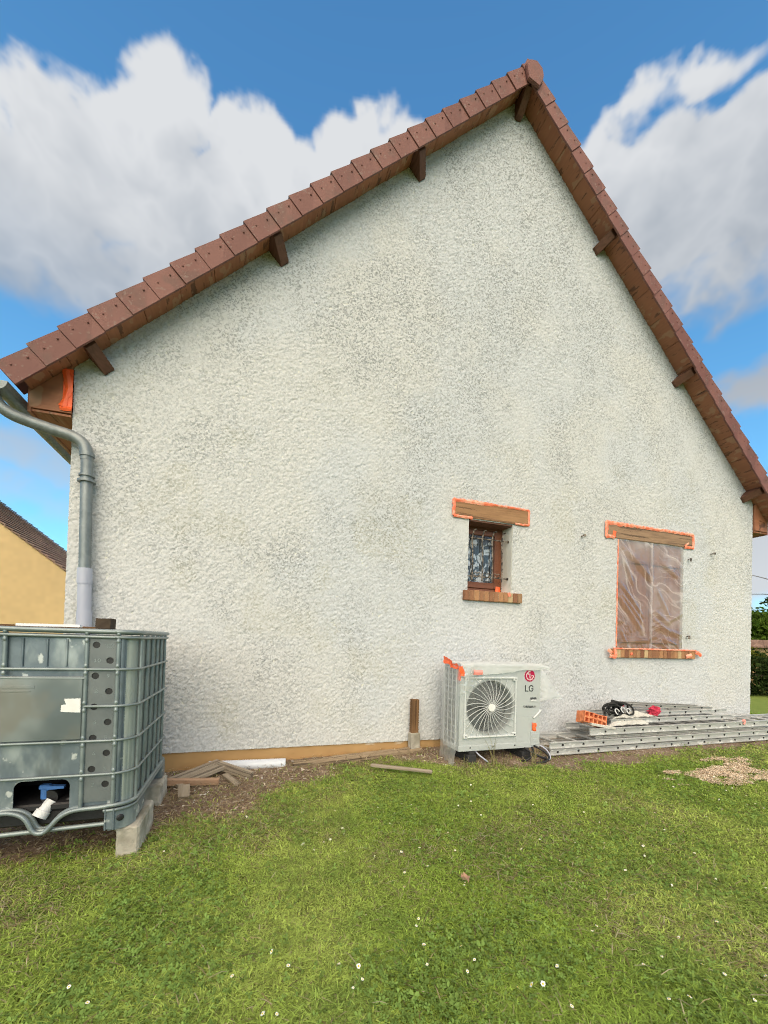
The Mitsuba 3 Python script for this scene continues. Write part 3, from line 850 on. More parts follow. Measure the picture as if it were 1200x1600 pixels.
st = thing('stake', 'brown wooden stake standing upright against the wall, grey sleeve at its foot', 'stake')
m, uv = plank_mesh(.55, .078, .060, 3, .002)
R = np.array([[0, 0, -1.0], [0, 1, 0], [1, 0, 0]])
m = moved(m, rot([0, 0, 1], 6) @ np.array([[0, 1.0, 0], [0, 0, 1.0], [1.0, 0, 0]]), (3.205, -.055, .265))
if m.volume < 0:
    m.invert()
own(st + '__post', m, 'brown_stake', uv=uv)
own(st + '__sleeve', moved(box(-.052, .052, -.042, .042, -.12, .185, .006), rot([0, 0, 1], 6), (3.207, -.060, .0)), 'concrete')

board('plank', 'long rotten board lying along the foot of the plinth', (1.93, -.20, -.035), (3.28, -.085, .012), .11, .030, 'rotten_plank', 11, 8, rough=.010)
board('plank', 'broken strip of rotten board beside the long one', (2.30, -.24, -.032), (2.75, -.20, -.015), .05, .018, 'rotten_plank', 12, -6, rough=.008)
board('plank', 'thin pale lath lying alone on the grass', (2.60, -.50, .008), (3.08, -.79, .000), .045, .018, 'old_plank', 13, 4)
board('plank', 'grey board leaning up against the plinth, left half of the tent', (.93, -.36, -.075), (1.30, -.13, .000), .20, .028, 'old_plank', 14, 4)
board('plank', 'short thick board sloping down from the leaning grey board', (1.27, -.16, -.005), (1.55, -.34, -.065), .06, .060, 'old_plank', 15, 0)
board('plank', 'reddish batten with a white painted end lying on the soil', (.80, -.36, -.055), (1.29, -.44, -.060), .05, .045, 'red_plank', 16, 5)
board('plank', 'narrow whitish lath pointing at the camera from under the boards', (1.33, -.28, -.055), (1.44, -.50, -.075), .055, .018, 'old_plank', 17, 10)
board('plank', 'short plank end sticking up from the soil', (1.055, -.675, -.095), (1.045, -.585, -.030), .082, .045, 'old_plank', 18, 0)
board('wood_block', 'dark wooden block standing on the corner of the metal tank', (.690, -1.40, 1.205), (.690, -1.30, 1.205), .074, .060, 'dark_wood', 19, 0, 'wood block')
board('white_board', 'flat white board lying on the top of the metal tank', (.10, -.95, 1.190), (.42, -.90, 1.192), .10, .016, 'white_paint', 20, 0, 'board')
own(thing('brown_board', 'long brown board lying across the tank behind the white board', 'board'), moved(plank_mesh(1.0, .09, .02, 5)[0], rot([0, 0, 1], 8), (-.05, -.70, 1.183)), 'brown_stake')

pp = thing('plastic_pipe', 'white plastic drain pipe lying along the plinth', 'pipe')
o, i_ = .050, .044
pa, pb = np.array([1.18, -.060, -.045]), np.array([1.86, -.130, -.040])
d = (pb - pa) / np.linalg.norm(pb - pa)
outer = tube([pa, pb], o, 24, cap=False)
inner = tube([pa, pb], i_, 24, cap=False)
inner.invert()
own(pp, cat(outer, inner, tube([pb - d * .16, pb - d * .155], o + .0015, 24), tube([pb - d * .002, pb], np.array([o, o]), 24, cap=False)), 'white_pvc', smooth=45)


def chips():
    v, f, c = [], [], []
    n = 1500
    got = 0
    while got < n:
        x, y = RNG.uniform(.75, 3.6), RNG.uniform(-1.1, -.02)
        if RNG.random() > .15 + .85 * dirt_amount(x, y) or RNG.random() < .45 * (x > 2.3):
            continue
        L, w, t = RNG.uniform(.006, .04) * (1.6 if RNG.random() < .04 else 1), RNG.uniform(.004, .014), RNG.uniform(.002, .006)
        R = rot([0, 0, 1], RNG.uniform(0, 360)) @ rot([1, 0, 0], RNG.normal(0, 20)) @ rot([0, 1, 0], RNG.normal(0, 12))
        b = trimesh.creation.box([L, w, t])
        vv = b.vertices @ R.T * RNG.uniform(.8, 1.1, (8, 1)) + [x, y, gh(x, y) + .005]
        f.append(b.faces + 8 * got)
        v.append(vv)
        k = RNG.random()
        base = np.array([.60, .52, .42]) if k < .16 else (np.array([.78, .76, .70]) if k < .20 else np.array([.20, .14, .095]) if k < .75 else np.array([.33, .25, .18]))
        c.append(np.tile(base * RNG.uniform(.75, 1.15), (8, 1)))
        got += 1
    return trimesh.Trimesh(np.vstack(v), np.vstack(f), process=False), np.vstack(c)


m, c = chips()
k = thing('wood_chips', 'scattered wood chips and bark bits on the bare soil', 'wood chips', kind='stuff')
own(k, m, 'tinted', color=c)

# ---------------------------------------------------------------- metal caged water tank
tk = thing('water_tank', 'grey metal caged water tank on concrete blocks at the house corner', 'water tank')
TX0, TX1, TY0, TY1 = -.125, .880, -1.440, -.430
TZ0, TZ1 = .175, 1.165


def rrect(x0, x1, y0, y1, r, n=9):
    pts = []
    for cx, cy, a0 in ((x1 - r, y0 + r, -90), (x1 - r, y1 - r, 0), (x0 + r, y1 - r, 90), (x0 + r, y0 + r, 180)):
        for k in range(n):
            a = math.radians(a0 + 90 * k / (n - 1))
            pts.append((cx + r * math.cos(a), cy + r * math.sin(a)))
    return pts


RC = .115
skin = rrect(TX0 + .020, TX1 - .020, TY0 + .020, TY1 - .020, RC - .02)
HX0, HX1, HZ0, HZ1 = .315, .570, .182, .335                     # the valve opening


def skin_mesh():
    """The sheet skin: a rounded shell with a rounded opening in front, an inner wall behind the opening."""
    outer, inner = Polygon(skin), Polygon(rrect(TX0 + .024, TX1 - .024, TY0 + .024, TY1 - .024, RC - .024))
    ring = outer.difference(inner)
    shell = ext(ring, TZ1 - .03 - TZ0)
    shell.apply_translation([0, 0, TZ0])
    import manifold3d as m3
    M = m3.Manifold(m3.Mesh(np.asarray(shell.vertices, np.float32), np.asarray(shell.faces, np.uint32)))
    hole = ext(sbox(HX0 + .04, HZ0 - .1, HX1 - .04, HZ1 - .04).buffer(.04), .2)
    v = np.array(hole.vertices)
    hole = trimesh.Trimesh(np.stack([v[:, 0], TY0 - .1 + v[:, 2], v[:, 1]], 1), hole.faces[:, ::-1], process=False)
    H = m3.Manifold(m3.Mesh(np.asarray(hole.vertices, np.float32), np.asarray(hole.faces, np.uint32)))
    o = (M - H).to_mesh()
    return trimesh.Trimesh(o.vert_properties[:, :3], o.tri_verts, process=False)


try:
    sm_ = skin_mesh()
except Exception:
    sm_ = ext(Polygon(skin), TZ1 - .03 - TZ0)
    sm_.apply_translation([0, 0, TZ0])
fr = np.array(sm_.triangles_center)
side_sel = fr[:, 0] > TX1 - .022 - .040
part(tk, 'sheet_skin', trimesh.Trimesh(sm_.vertices, sm_.faces[~side_sel], process=False), 'galvanised', smooth=35)
part(tk, 'side_sheet', trimesh.Trimesh(sm_.vertices, sm_.faces[side_sel], process=False), 'tank_side', smooth=35)
part(tk, 'inner_tank', cat(box(TX0 + .06, TX1 - .06, TY0 + .22, TY1 - .06, TZ0 + .06, TZ1 - .05, .05), box(TX0 + .05, TX1 - .05, TY0 + .05, TY1 - .05, TZ0 - .02, TZ0 + .02, .01)), 'black_plastic')
part(tk, 'lid_sheet', moved(ext(Polygon(rrect(TX0 + .02, TX1 - .02, TY0 + .02, TY1 - .02, RC - .02)), .006), None, (0, 0, TZ1 - .022)), 'plate_metal')


def ring_bar(z, r=.0078, x_from=None):
    p = rrect(TX0, TX1, TY0, TY1, RC, 12)
    pts = [(a, b, z) for a, b in p]
    if x_from is None:
        pts = pts + pts[:2]
        return tube(pts, r, 9, cap=False)
    # an open bar: starts on the front at x_from and runs round the right side to the back
    return tube([(x_from, TY0, z)] + pts[:24], r, 9)


part(tk, 'cage_rim', cat(ring_bar(1.160, .013), ring_bar(1.128, .009)), 'galvanised_bar', smooth=60)
for z in (.945, .543, .355):
    part(tk, 'cage_bar', ring_bar(z), 'galvanised_bar', smooth=60)
part(tk, 'cage_bar', ring_bar(.737, x_from=.628), 'galvanised_bar', smooth=60)
part(tk, 'cage_bar', tube([(.628, TY0 - .003, .895), (.3, TY0 - .003, .896), (TX0 + .1, TY0 - .003, .897)], .006, 8), 'galvanised_bar', smooth=60)
# the wavy bottom bar dips under the valve
wx = [(-.02, .175), (.25, .178), (.335, .172), (.372, .150), (.400, .105), (.428, .062), (.46, .058), (.492, .085), (.53, .130), (.575, .158), (.63, .168), (.74, .172), (TX1 - RC, .175)]
wav = spline([(x, TY0 - .004, z) for x, z in wx], 60)
pr = rrect(TX0, TX1, TY0, TY1, RC, 12)
part(tk, 'base_bar', cat(tube(np.vstack([wav[:-1], [(a, b, .175 + .0 * k) for k, (a, b) in enumerate(pr[:24])]]), .0125, 9), ring_bar(.148, .010, .74)), 'galvanised_bar', smooth=60)
lip = [(x, z) for x, z in wx if .2 < x < .64]
lp = spline([(x, 0, z) for x, z in lip], 40)
part(tk, 'valve_lip', tube([(x, TY0 + .015 + .03 * abs(math.sin(k * .08)), z + .004) for k, (x, _, z) in enumerate(lp)], .014, 7), 'galvanised_bar', smooth=60)
part(tk, 'pallet', box(TX0 + .05, TX1 - .09, TY0 + .07, TY1 - .06, .072, TZ0 - .022, .01), 'black_plastic')
part(tk, 'pallet_tube', tube([(TX0 + .05, TY0 + .02, .050), (TX1 - .08, TY0 + .02, .070)], .0125, 9), 'galvanised_bar', smooth=60)
part(tk, 'pallet_tube', tube([(TX0 + .05, TY1 - .05, .06), (TX1 - .08, TY1 - .05, .07)], .012, 8), 'galvanised_bar', smooth=60)
for x, z0, z1 in ((.258, .945, 1.150), (-.05, .18, 1.15), (.628, .17, 1.150), (.782, .165, 1.150)):
    b = tube([(x, TY0 + .006, z0), (x - .001, TY0 + .006, z1)], .0115, 9)
    part(tk, 'cage_post', b, 'galvanised_bar', smooth=60)
for y in (-1.325, -1.165, -1.015, -.865, -.725, -.590):
    part(tk, 'cage_post', tube([(TX1 - .008, y, .165), (TX1 - .008, y, 1.150)], .0105, 9), 'galvanised_bar', smooth=60)
wl = []
for x in (.258, .628, .782):
    for z in (.945, .737, .543, .355, 1.128):
        if x < .5 and z < .9:
            continue
        q = trimesh.creation.icosphere(subdivisions=1, radius=.0105)
        q.apply_scale([1.0, .6, 1.3])
        wl += [moved(q, None, (x, TY0 - .004, z - .022)), moved(q, None, (x, TY0 - .004, z + .020))]
part(tk, 'weld', cat(wl), 'galvanised_bar', kind='stuff', smooth=True)
# the gauge strip with its punched holes and raised numbers
gs = sbox(.634, .20, .776, 1.125)
hz = []
for k in range(10):
    x, z = (.672 if k % 2 == 0 else .741), 1.082 - .0873 * k
    gs = gs.difference(Point(x, z).buffer(.0185, 16))
    hz.append((x, z))
gsm = ext_xz(gs, TY0 + .009, TY0 + .014)
gk = part(tk, 'gauge_strip', gsm, 'gauge_metal', 'dark vertical strip with punched round holes and level numbers')
for x, z in hz:
    part(gk, 'hole', moved(ext_xz(Point(0, 0).buffer(.0185, 12), 0, .004), None, (x, TY0 + .015, z)), 'black_plastic')


def text_xz(txt, h, x, y, z, bold=False, depth=.002, ang=0):
    m = meshkit.text_mesh(txt, h, depth, bold)
    v = np.array(m.vertices)
    v[:, :2] -= (v[:, :2].max(0) + v[:, :2].min(0)) / 2
    a = math.radians(ang)
    v[:, :2] = v[:, :2] @ np.array([[math.cos(a), math.sin(a)], [-math.sin(a), math.cos(a)]])
    return trimesh.Trimesh(np.stack([x + v[:, 0], y - v[:, 2], z + v[:, 1]], 1), m.faces, process=False)


tx = [text_xz('%d' % n, .020, (.735 if k % 2 == 0 else .680), TY0 + .0095, hz[k][1], ang=(0 if k % 2 == 0 else 0)) for k, n in enumerate((0, 10, 9, 8, 7, 6, 5, 4, 3, 2)) if k]
tx += [text_xz('LITRES', .009, .738, TY0 + .0095, 1.085), text_xz('x 100', .009, .738, TY0 + .0095, 1.070)]
part(gk, 'lettering', cat(tx), 'galvanised_bar')
pl = part(tk, 'label_plate', cat(box(TX0 + .10, .618, TY0 - .006, TY0 + .006, .556, .905, .003), box(TX0 + .10, .400, TY0 - .0085, TY0 - .005, .84, .858, .001), box(TX0 + .10, .382, TY0 - .0085, TY0 - .005, .822, .830, .001)), 'plate_metal', 'large blank dented steel label plate')
stk = Polygon([(.522, .712), (.523, .748), (.545, .752), (.535, .782), (.612, .784), (.613, .706), (.56, .709)])
part(pl, 'sticker', ext_xz(stk, TY0 - .0085, TY0 - .0055), 'white_paint', 'torn white paper sticker')
cr_ = [tube([(x, TY0 + .017, .20), (x, TY0 + .017, .53)], .006, 8) for x in (.06, .195)] + [tube([(x, TY0 + .017, .96), (x, TY0 + .017, 1.11)], .006, 8) for x in (.33, .44, .53)]
cr_ += [tube([(TX1 - RC + .03 + .0, TY0 + .026, .19), (TX1 - RC + .03, TY0 + .026, 1.12)], .016, 10), tube([(TX1 - .046, TY0 + .078, .19), (TX1 - .046, TY0 + .078, 1.12)], .014, 10)]
for q in cr_:
    part(tk, 'sheet_rib', q, 'galvanised', smooth=60)
# corner foot
ft = part(tk, 'corner_foot', cat([hull([(a, b, z) for (a, b) in (pr[i], pr[i + 1], (pr[i][0] * .985 + .015 * .3, pr[i][1] + .012), (pr[i + 1][0] * .985 + .015 * .3, pr[i + 1][1] + .012)) for z in (.035, .155)]) for i in range(0, 11)] + [box(.745, .790, TY0 - .004, TY0 + .02, .040, .155, .004), box(TX1 - .02, TX1 + .004, TY0 + RC - .01, TY0 + .30, .055, .155, .004), box(.748, .756, TY0 - .010, TY0 + .02, .038, .157, .002), box(.788, .796, TY0 - .008, TY0 + .02, .038, .157, .002)]), 'galvanised', 'pressed steel corner foot')
q = trimesh.creation.icosphere(subdivisions=2, radius=.019)
q.apply_scale([1, .35, 1])
part(ft, 'hole', moved(q, rot([0, 0, 1], 28), (.822, TY0 + .012, .098)), 'black_plastic')
part(tk, 'corner_foot', box(TX1 - .12, TX1 + .002, TY1 - .13, TY1 - .02, .035, .155, .006), 'galvanised')
# valve
vk = part(tk, 'valve', cat(cyl((.452, TY0 + .24, .215), (.452, TY0 + .09, .215), .040, 20), cyl((.452, TY0 + .12, .215), (.452, TY0 + .12, .265), .018, 14), tube(spline([(.36, TY0 + .12, .16), (.42, TY0 + .10, .13), (.50, TY0 + .10, .165), (.55, TY0 + .11, .20)], 12), .014, 10)), 'black_plastic', smooth=45)
part(vk, 'handle', cat(box(.400, .452, TY0 + .085, TY0 + .125, .262, .288, .008), hull([(.44, TY0 + .08, .262), (.44, TY0 + .12, .262), (.44, TY0 + .08, .283), (.44, TY0 + .12, .283), (.525, TY0 + .07, .268), (.525, TY0 + .10, .268), (.525, TY0 + .07, .281), (.525, TY0 + .10, .281)]), cyl((.425, TY0 + .105, .21), (.425, TY0 + .105, .265), .02, 12)), 'blue_plastic', 'blue lever handle of the tap')
part(vk, 'outlet', cat(cyl((.468, TY0 + .085, .200), (.436, TY0 + .055, .150), .030, 18), cyl((.440, TY0 + .058, .157), (.424, TY0 + .045, .128), .036, 18)), 'white_plastic', 'white plastic outlet spout', smooth=45)

# concrete blocks under it
for (x0, x1, y0, y1, z1, lb) in ((.795, .915, -1.405, -1.00, .034, 'weathered concrete block under the front corner of the metal tank'), (.775, .905, -.72, -.44, .034, 'concrete block under the rear corner of the metal tank'), (-.15, -.02, -1.40, -1.0, .03, 'concrete block under the far left end of the metal tank')):
    z0 = gh(x0, y0) - .06
    b = box(x0, x1, y0, y1, z0, z1, .012).subdivide().subdivide().subdivide()
    v = np.array(b.vertices)
    b.vertices = v + (meshkit.fbm(v * 28, 3, 2)[:, None] - .5) * .012
    own(thing('concrete_block', lb, 'concrete block'), b, 'concrete')

# ---------------------------------------------------------------- heat pump unit
hp = thing('heat_pump', 'pale grey outdoor heat pump unit with one big fan, set against the wall', 'heat pump')
AX0, AX1, AY0, AY1, AZ0, AZ1 = 3.475, 4.425, -.55, -.22, .102, .936
hole = Point(3.822, .52).buffer(.268, 32)
front = sbox(AX0, AZ0 + .006, AX1, AZ1 - .012).difference(hole)
cs = [ext_xz(front, AY0, AY0 + .012), box(AX1 - .012, AX1, AY0 + .013, AY1, AZ0 + .006, AZ1 - .012, .001), box(AX0, AX1, AY1 - .012, AY1, AZ0 + .006, AZ1 - .012, .001),
      box(AX0, AX0 + .012, AY0 + .013, AY0 + .06, AZ0 + .006, AZ1 - .012, .001), box(AX0 - .006, AX1 + .006, AY0 - .008, AY1 + .006, AZ1 - .014, AZ1 + .012, .006), box(AX0 - .004, AX1 + .004, AY0 - .006, AY1 + .004, AZ0 - .012, AZ0 + .045, .004)]
part(hp, 'casing', cat(*cs), 'casing_paint')
rg = [(1.0, 0.0), (1.0, .09)]
th = np.linspace(0, 2 * np.pi, 49)[:-1]
v, f = [], []
for k, (r, dy) in enumerate(((.272, -.004), (.262, .004), (.255, .10))):
    v += [(3.822 + r * math.cos(t), AY0 + dy, .52 + r * math.sin(t)) for t in th]
for k in range(2):
    for j in range(48):
        a, b = k * 48 + j, k * 48 + (j + 1) % 48
        f += [[a, b, b + 48], [a, b + 48, a + 48]]
part(hp, 'fan_shroud', trimesh.Trimesh(np.array(v), np.array(f), process=False), 'recess_paint', smooth=40)
part(hp, 'fan_chamber', cat(ext_xz(Point(3.822, .52).buffer(.30), AY0 + .125, AY0 + .13), box(AX0 + .013, AX0 + .018, AY0 + .07, AY1 - .02, AZ0 + .02, AZ1 - .03, 0)), 'coil_fin')
bl = []
for k in range(3):
    a0 = math.radians(120 * k + 35)
    P = []
    for s in np.linspace(0, 1, 7):
        for q in np.linspace(0, 1, 7):
            r = .06 + .185 * s
            a = a0 + (q * 1.45) - .35 * s
            P.append((3.822 + r * math.cos(a), AY0 + .045 + .055 * q, .52 + r * math.sin(a)))
    F = []
    for i in range(6):
        for j in range(6):
            a = i * 7 + j
            F += [[a, a + 7, a + 8], [a, a + 8, a + 1]]
    bl.append(trimesh.Trimesh(np.array(P), np.array(F), process=False))
part(hp, 'fan', cat(*bl, cyl((3.822, AY0 + .03, .52), (3.822, AY0 + .11, .52), .07, 20)), 'fan_black', smooth=40)
GX0, GX1, GZ0, GZ1 = 3.520, 4.118, .222, .822
gl = [box(GX0, GX0 + .014, AY0 - .022, AY0, GZ0, GZ1, .003), box(GX1 - .014, GX1, AY0 - .022, AY0, GZ0, GZ1, .003), box(GX0 + .014, GX1 - .014, AY0 - .021, AY0, GZ0, GZ0 + .014, .003), box(GX0 + .014, GX1 - .014, AY0 - .021, AY0, GZ1 - .014, GZ1, .003)]
for x in (GX0 + .018, GX1 - .018):
    for z in (GZ0 + .018, GZ1 - .018):
        gl.append(box(x - .022, x + .022, AY0 - .026, AY0 - .002, z - .02, z + .02, .004))
gk2 = part(hp, 'fan_grille', cat(*gl), 'light_paint', 'square fan grille frame with screwed corners')
for k in range(27):
    a = 2 * math.pi * k / 27 + .06
    ca, sa = math.cos(a), math.sin(a)
    R = .292 / max(abs(math.cos(a + .22)), abs(math.sin(a + .22)), .72)
    R = min(R, .335)
    p0 = (3.822 + .045 * math.cos(a - .25), AY0 - .024, .52 + .045 * math.sin(a - .25))
    p1 = (3.822 + .17 * math.cos(a + .02), AY0 - .021, .52 + .17 * math.sin(a + .02))
    p2 = (float(np.clip(3.822 + R * math.cos(a + .22), GX0 + .008, GX1 - .008)), AY0 - .012, float(np.clip(.52 + R * math.sin(a + .22), GZ0 + .008, GZ1 - .008)))
    part(gk2, 'spoke', tube(spline([p0, p1, p2], 6), .0032, 6), 'light_paint', smooth=60)
rr = []
for r in np.arange(.055, .275, .0125):
    t = np.linspace(0, 2 * np.pi, 41)
    rr.append(tube(np.stack([3.822 + r * np.cos(t), np.full(41, AY0 - .0155), .52 + r * np.sin(t)], 1), .0014, 4, cap=False))
part(gk2, 'wire_ring', cat(*rr), 'recess_paint', kind='stuff', smooth=True)
part(gk2, 'hub_cap', moved(ext_xz(Point(0, 0).buffer(.040, 20), -.006, .004), None, (3.822, AY0 - .026, .52)), 'white_paint', 'round white hub cap')
sc_ = [moved(ext_xz(Point(0, 0).buffer(.007, 8), -.003, .0), None, (x, AY0 - .026, z)) for x in (GX0 + .018, GX1 - .018) for z in (GZ0 + .018, GZ1 - .018)]
sc_ += [moved(ext_xz(Point(0, 0).buffer(.008, 8), -.003, .0), None, (x, AY0 - .006, AZ0 + .022)) for x in (3.60, 3.86, 4.12, 4.36)]
part(hp, 'screw', cat(*sc_), 'ink')
pn = part(hp, 'service_panel', cat(box(4.130, AX1 - .004, AY0 - .0045, AY0 + .003, .125, .590, .0015), box(4.130, AX1 - .004, AY0 - .0035, AY0 + .003, .594, .905, .0015), box(4.16, 4.40, AY0 - .0065, AY0 - .003, .416, .421, .0005), box(4.16, 4.40, AY0 - .0055, AY0 - .003, .640, .644, .0005)), 'casing_paint')
part(pn, 'handle_slot', box(4.30, 4.375, AY0 - .008, AY0 - .004, .588, .612, .002), 'ink')
part(pn, 'handle', box(4.305, 4.375, AY0 - .014, AY0 - .004, .568, .588, .003), 'white_plastic')
lg = part(hp, 'round_badge', moved(ext_xz(Point(0, 0).buffer(.062, 32), -.004, .004), None, (4.285, AY0 - .004, .838)), 'badge_red', 'round red badge with a white ring and two white strokes')
arc = [(.047 * math.cos(t), .047 * math.sin(t)) for t in np.linspace(math.radians(80), math.radians(360), 26)]
arc2 = [(.039 * math.cos(t), .039 * math.sin(t)) for t in np.linspace(math.radians(80), math.radians(360), 26)]
mk = [ext_xz(Polygon(arc + arc2[::-1]), -.003, 0), ext_xz(sbox(.016, -.004, .043, .004), -.003, 0), ext_xz(sbox(-.004, -.026, .003, .024), -.0025, 0), ext_xz(sbox(.003, -.026, .016, -.019), -.0025, 0), ext_xz(Point(-.020, .018).buffer(.0065, 10), -.0025, 0)]
part(lg, 'emblem', moved(cat(*mk), None, (4.285, AY0 - .008, .838)), 'white_plastic')
part(hp, 'lettering', cat(text_xz('LG', .064, 4.283, AY0 - .004, .706, True), text_xz('THERMA V', .022, 4.290, AY0 - .0065, .515, True)), 'ink', 'dark lettering on the service panel')
part(hp, 'valve_cover', cat(box(4.31, 4.42, AY0 - .014, AY0 + .0, .115, .262, .004), box(4.325, 4.405, AY0 - .018, AY0 - .012, .20, .235, .003), box(4.335, 4.395, AY0 - .018, AY0 - .012, .15, .185, .003)), 'casing_paint')
cg = [box(AX0 - .010, AX0 - .002, y - .005, y + .005, AZ0 + .02, AZ1 - .02, .001) for y in (-.485, -.40, -.318, -.235)]
cg += [box(AX0 - .009, AX0 - .003, -.49, -.23, z - .004, z + .004, .001) for z in np.linspace(AZ0 + .03, AZ1 - .03, 13)]
part(hp, 'coil_guard', cat(*cg), 'light_paint', 'white square mesh guard over the coil on the left side')
for x in (3.62, 4.26):
    part(hp, 'foot', cat(box(x - .05, x + .05, AY0 - .02, AY1 + .05, -.05, .055, .01), box(x - .03, x + .03, AY0 - .015, AY1 + .03, .055, .092, .004)), 'rubber')
part(hp, 'hose', tube(spline([(3.68, -.50, .10), (3.70, -.56, .05), (3.76, -.60, .00), (3.80, -.55, -.03)], 16), .008, 8), 'pvc', smooth=60)
for k, pts in enumerate(([(4.33, -.52, .10), (4.30, -.62, .06), (4.20, -.66, .0), (4.16, -.60, -.03)], [(4.36, -.52, .10), (4.42, -.62, .07), (4.46, -.66, .02), (4.38, -.70, -.02), (4.25, -.66, -.02)], [(4.30, -.50, .08), (4.24, -.60, .08), (4.33, -.68, .03), (4.44, -.64, -.01), (4.50, -.56, -.02)], [(4.40, -.48, .08), (4.48, -.56, .08), (4.52, -.60, .02), (4.46, -.66, -.015)])):
    part(hp, 'hose', tube(spline(pts, 20), .011 if k < 3 else .008, 10), 'black_plastic' if k != 3 else 'pvc', smooth=60)

# film and tape on the unit
pf = thing('plastic_sheet', 'clear plastic sheet draped over the heat pump, one corner blowing towards the wall', 'plastic sheet')


def wrinkle(u, v, s, a):
    p = np.stack([u * 6, v * 6, u * 0 + s], -1)
    return a * np.abs(meshkit.fbm(p + 2 * meshkit.fbm(p * .6, 2, 1)[:, None], 4, int(s)) - .5) * 2


def top_sheet(u, v):
    x = AX0 - .012 + u * (AX1 - AX0 + .10)
    y = AY1 + .02 - v * .48
    over = np.maximum(0, (AY0 - .014) - y)
    y = np.maximum(y, AY0 - .014 - .05 * np.minimum(over, .3) - .012 * (over > 0))
    z = AZ1 + .020 - over * (1.15 - .75 * u) + wrinkle(u, v, 3, .025)
    z -= np.maximum(0, x - AX1 - .01) * .35
    y = y - wrinkle(u, v, 5, .02) * (over > 0)
    return np.stack([x, y, z], 1)


m, _ = sheet(top_sheet, 60, 40)
own(pf + '__top', m, 'milky_film', smooth=True)


def flap(u, v):
    A, B, Cc, D = np.array([4.435, -.50, .945]), np.array([4.62, -.30, .900]), np.array([4.92, -.38, .545]), np.array([4.437, -.45, .54])
    u, v = u[:, None], v[:, None]
    p = A * (1 - u) * (1 - v) + B * u * (1 - v) + Cc * u * v + D * (1 - u) * v
    u, v = u[:, 0], v[:, 0]
    p[:, 1] += .03 * np.sin(u * 5 + v * 3) + wrinkle(u, v, 8, .03)
    p[:, 2] += .03 * np.sin(u * 3.1) * v - .05 * np.sin(v * 3.1) * u * 0
    return p


m, _ = sheet(flap, 40, 40)
own(pf + '__blown_corner', m, 'milky_film', smooth=True)


def side_sheet_(u, v):
    y = -.575 + u * .36
    z = AZ1 + .01 - v * (AZ1 + .055)
    x = AX0 - .022 - .05 * v ** 2 * (1 - u * .6) - wrinkle(u, v, 11, .022) - .03 * np.sin(u * 9) ** 2 * v
    return np.stack([x, y - .03 * v, z], 1)


m, _ = sheet(side_sheet_, 40, 70)
own(pf + '__side', m, 'clear_film', smooth=True)


def fold(u, v):
    y = AY0 - .020 - .015 * np.sin(u * 6) - wrinkle(u, v, 14, .02)
    x = AX0 - .02 + u * .30
    z = .93 - .05 * v - v * (.24 - .2 * u) - .02 * u
    return np.stack([x, y, z], 1)


m, _ = sheet(fold, 30, 20)
own(pf + '__front_fold', m, 'clear_film', smooth=True)
for sd, pts, w in ((81, [(-.24, .985), (-.36, .972), (-.42, .945)], .06), (82, [(-.40, .93), (-.50, .928), (-.55, .925)], .05), (83, [(-.555, .93), (-.560, .86), (-.556, .79)], .06)):
    m = tape_strip(pts, w, 0, sd)
    v = np.array(m.vertices)
    part(pf, 'tape', trimesh.Trimesh(np.stack([AX0 - .035 + v[:, 1] * -1.0 * 0 - v[:, 1] + (.0 if sd < 83 else .02), v[:, 0], v[:, 2]], 1), m.faces[:, ::-1], process=False), 'orange_tape', 'bright orange tape holding the sheet')
part(pf, 'tape', cat(tape_strip([(AX0 - .02, .925), (AX0 + .012, .86), (AX0 + .005, .835)], .045, AY0 - .035, 84)), 'orange_tape', 'bright orange tape holding the sheet')
part(pf, 'tape', cat(tape_strip([(AX0 + .12, .875), (AX0 + .22, .872)], .045, AY0 - .045, 85)), 'pink_tape', 'pink tape under the sheet')
part(hp, 'tape', cat(tape_strip([(4.325, .325), (4.375, .322)], .045, AY0 - .012, 86), tape_strip([(4.345, .33), (4.35, .275)], .035, AY0 - .014, 87), tape_strip([(4.325, .285), (4.37, .272)], .03, AY0 - .013, 88)), 'orange_tape', 'crumpled orange tape low on the service panel')
part(hp, 'tape', tape_strip([(4.34, .395), (4.43, .475)], .025, AY0 - .012, 89), 'white_plastic', 'short diagonal strip of clear tape')

# ---------------------------------------------------------------- ladders
def stile(x0, x1, y, z0, z1, t=.034, holes=True, off=.14, pitch=.28, split=True):
    """A ladder stile along x with dark punched rung ends."""
    a, b, f = y - t / 2, y + t / 2, .0075
    prof = Polygon([(a, z0), (b, z0), (b, z0 + f), (y + .003, z0 + f + .003), (y + .003, z1 - f - .003), (b, z1 - f), (b, z1), (a, z1), (a, z1 - f), (y - .003, z1 - f - .003), (y - .003, z0 + f + .003), (a, z0 + f)])
    m = ext_yz(prof, x0, x1)
    return m


def ladder(label, x0, x1, yf, yb, z0, z1, pitch=.28, off=.14, rung=True, mt='aluminium', ang=0, group=None, dz=0.0, k0=0):
    k = thing('ladder', label, 'ladder', group)
    xm, ym = (x0 + x1) / 2, (yf + yb) / 2
    R = rot([0, 0, 1], ang) @ rot([0, 1, 0], dz)

    def put(m):
        return moved(moved(m, None, (-xm, -ym, -(z0 + z1) / 2)), R, (xm, ym, (z0 + z1) / 2))
    part(k, 'stile', put(stile(x0, x1, yf, z0, z1)), mt)
    m = stile(x0, x1, yb, z0, z1)
    part(k, 'stile', put(m), mt)
    zc = (z0 + z1) / 2
    x = x0 + off
    r = (z1 - z0) * .22
    while x < x1:
        part(k, 'rung', put(tube([(x, yf + .004, zc), (x, yb - .004, zc)], r, 10)), mt, smooth=60)
        part(k, 'rung_end', put(tube([(x, yf - .0085, zc), (x, yf + .006, zc)], .0125, 8)), 'black_plastic')
        x += pitch
    return k


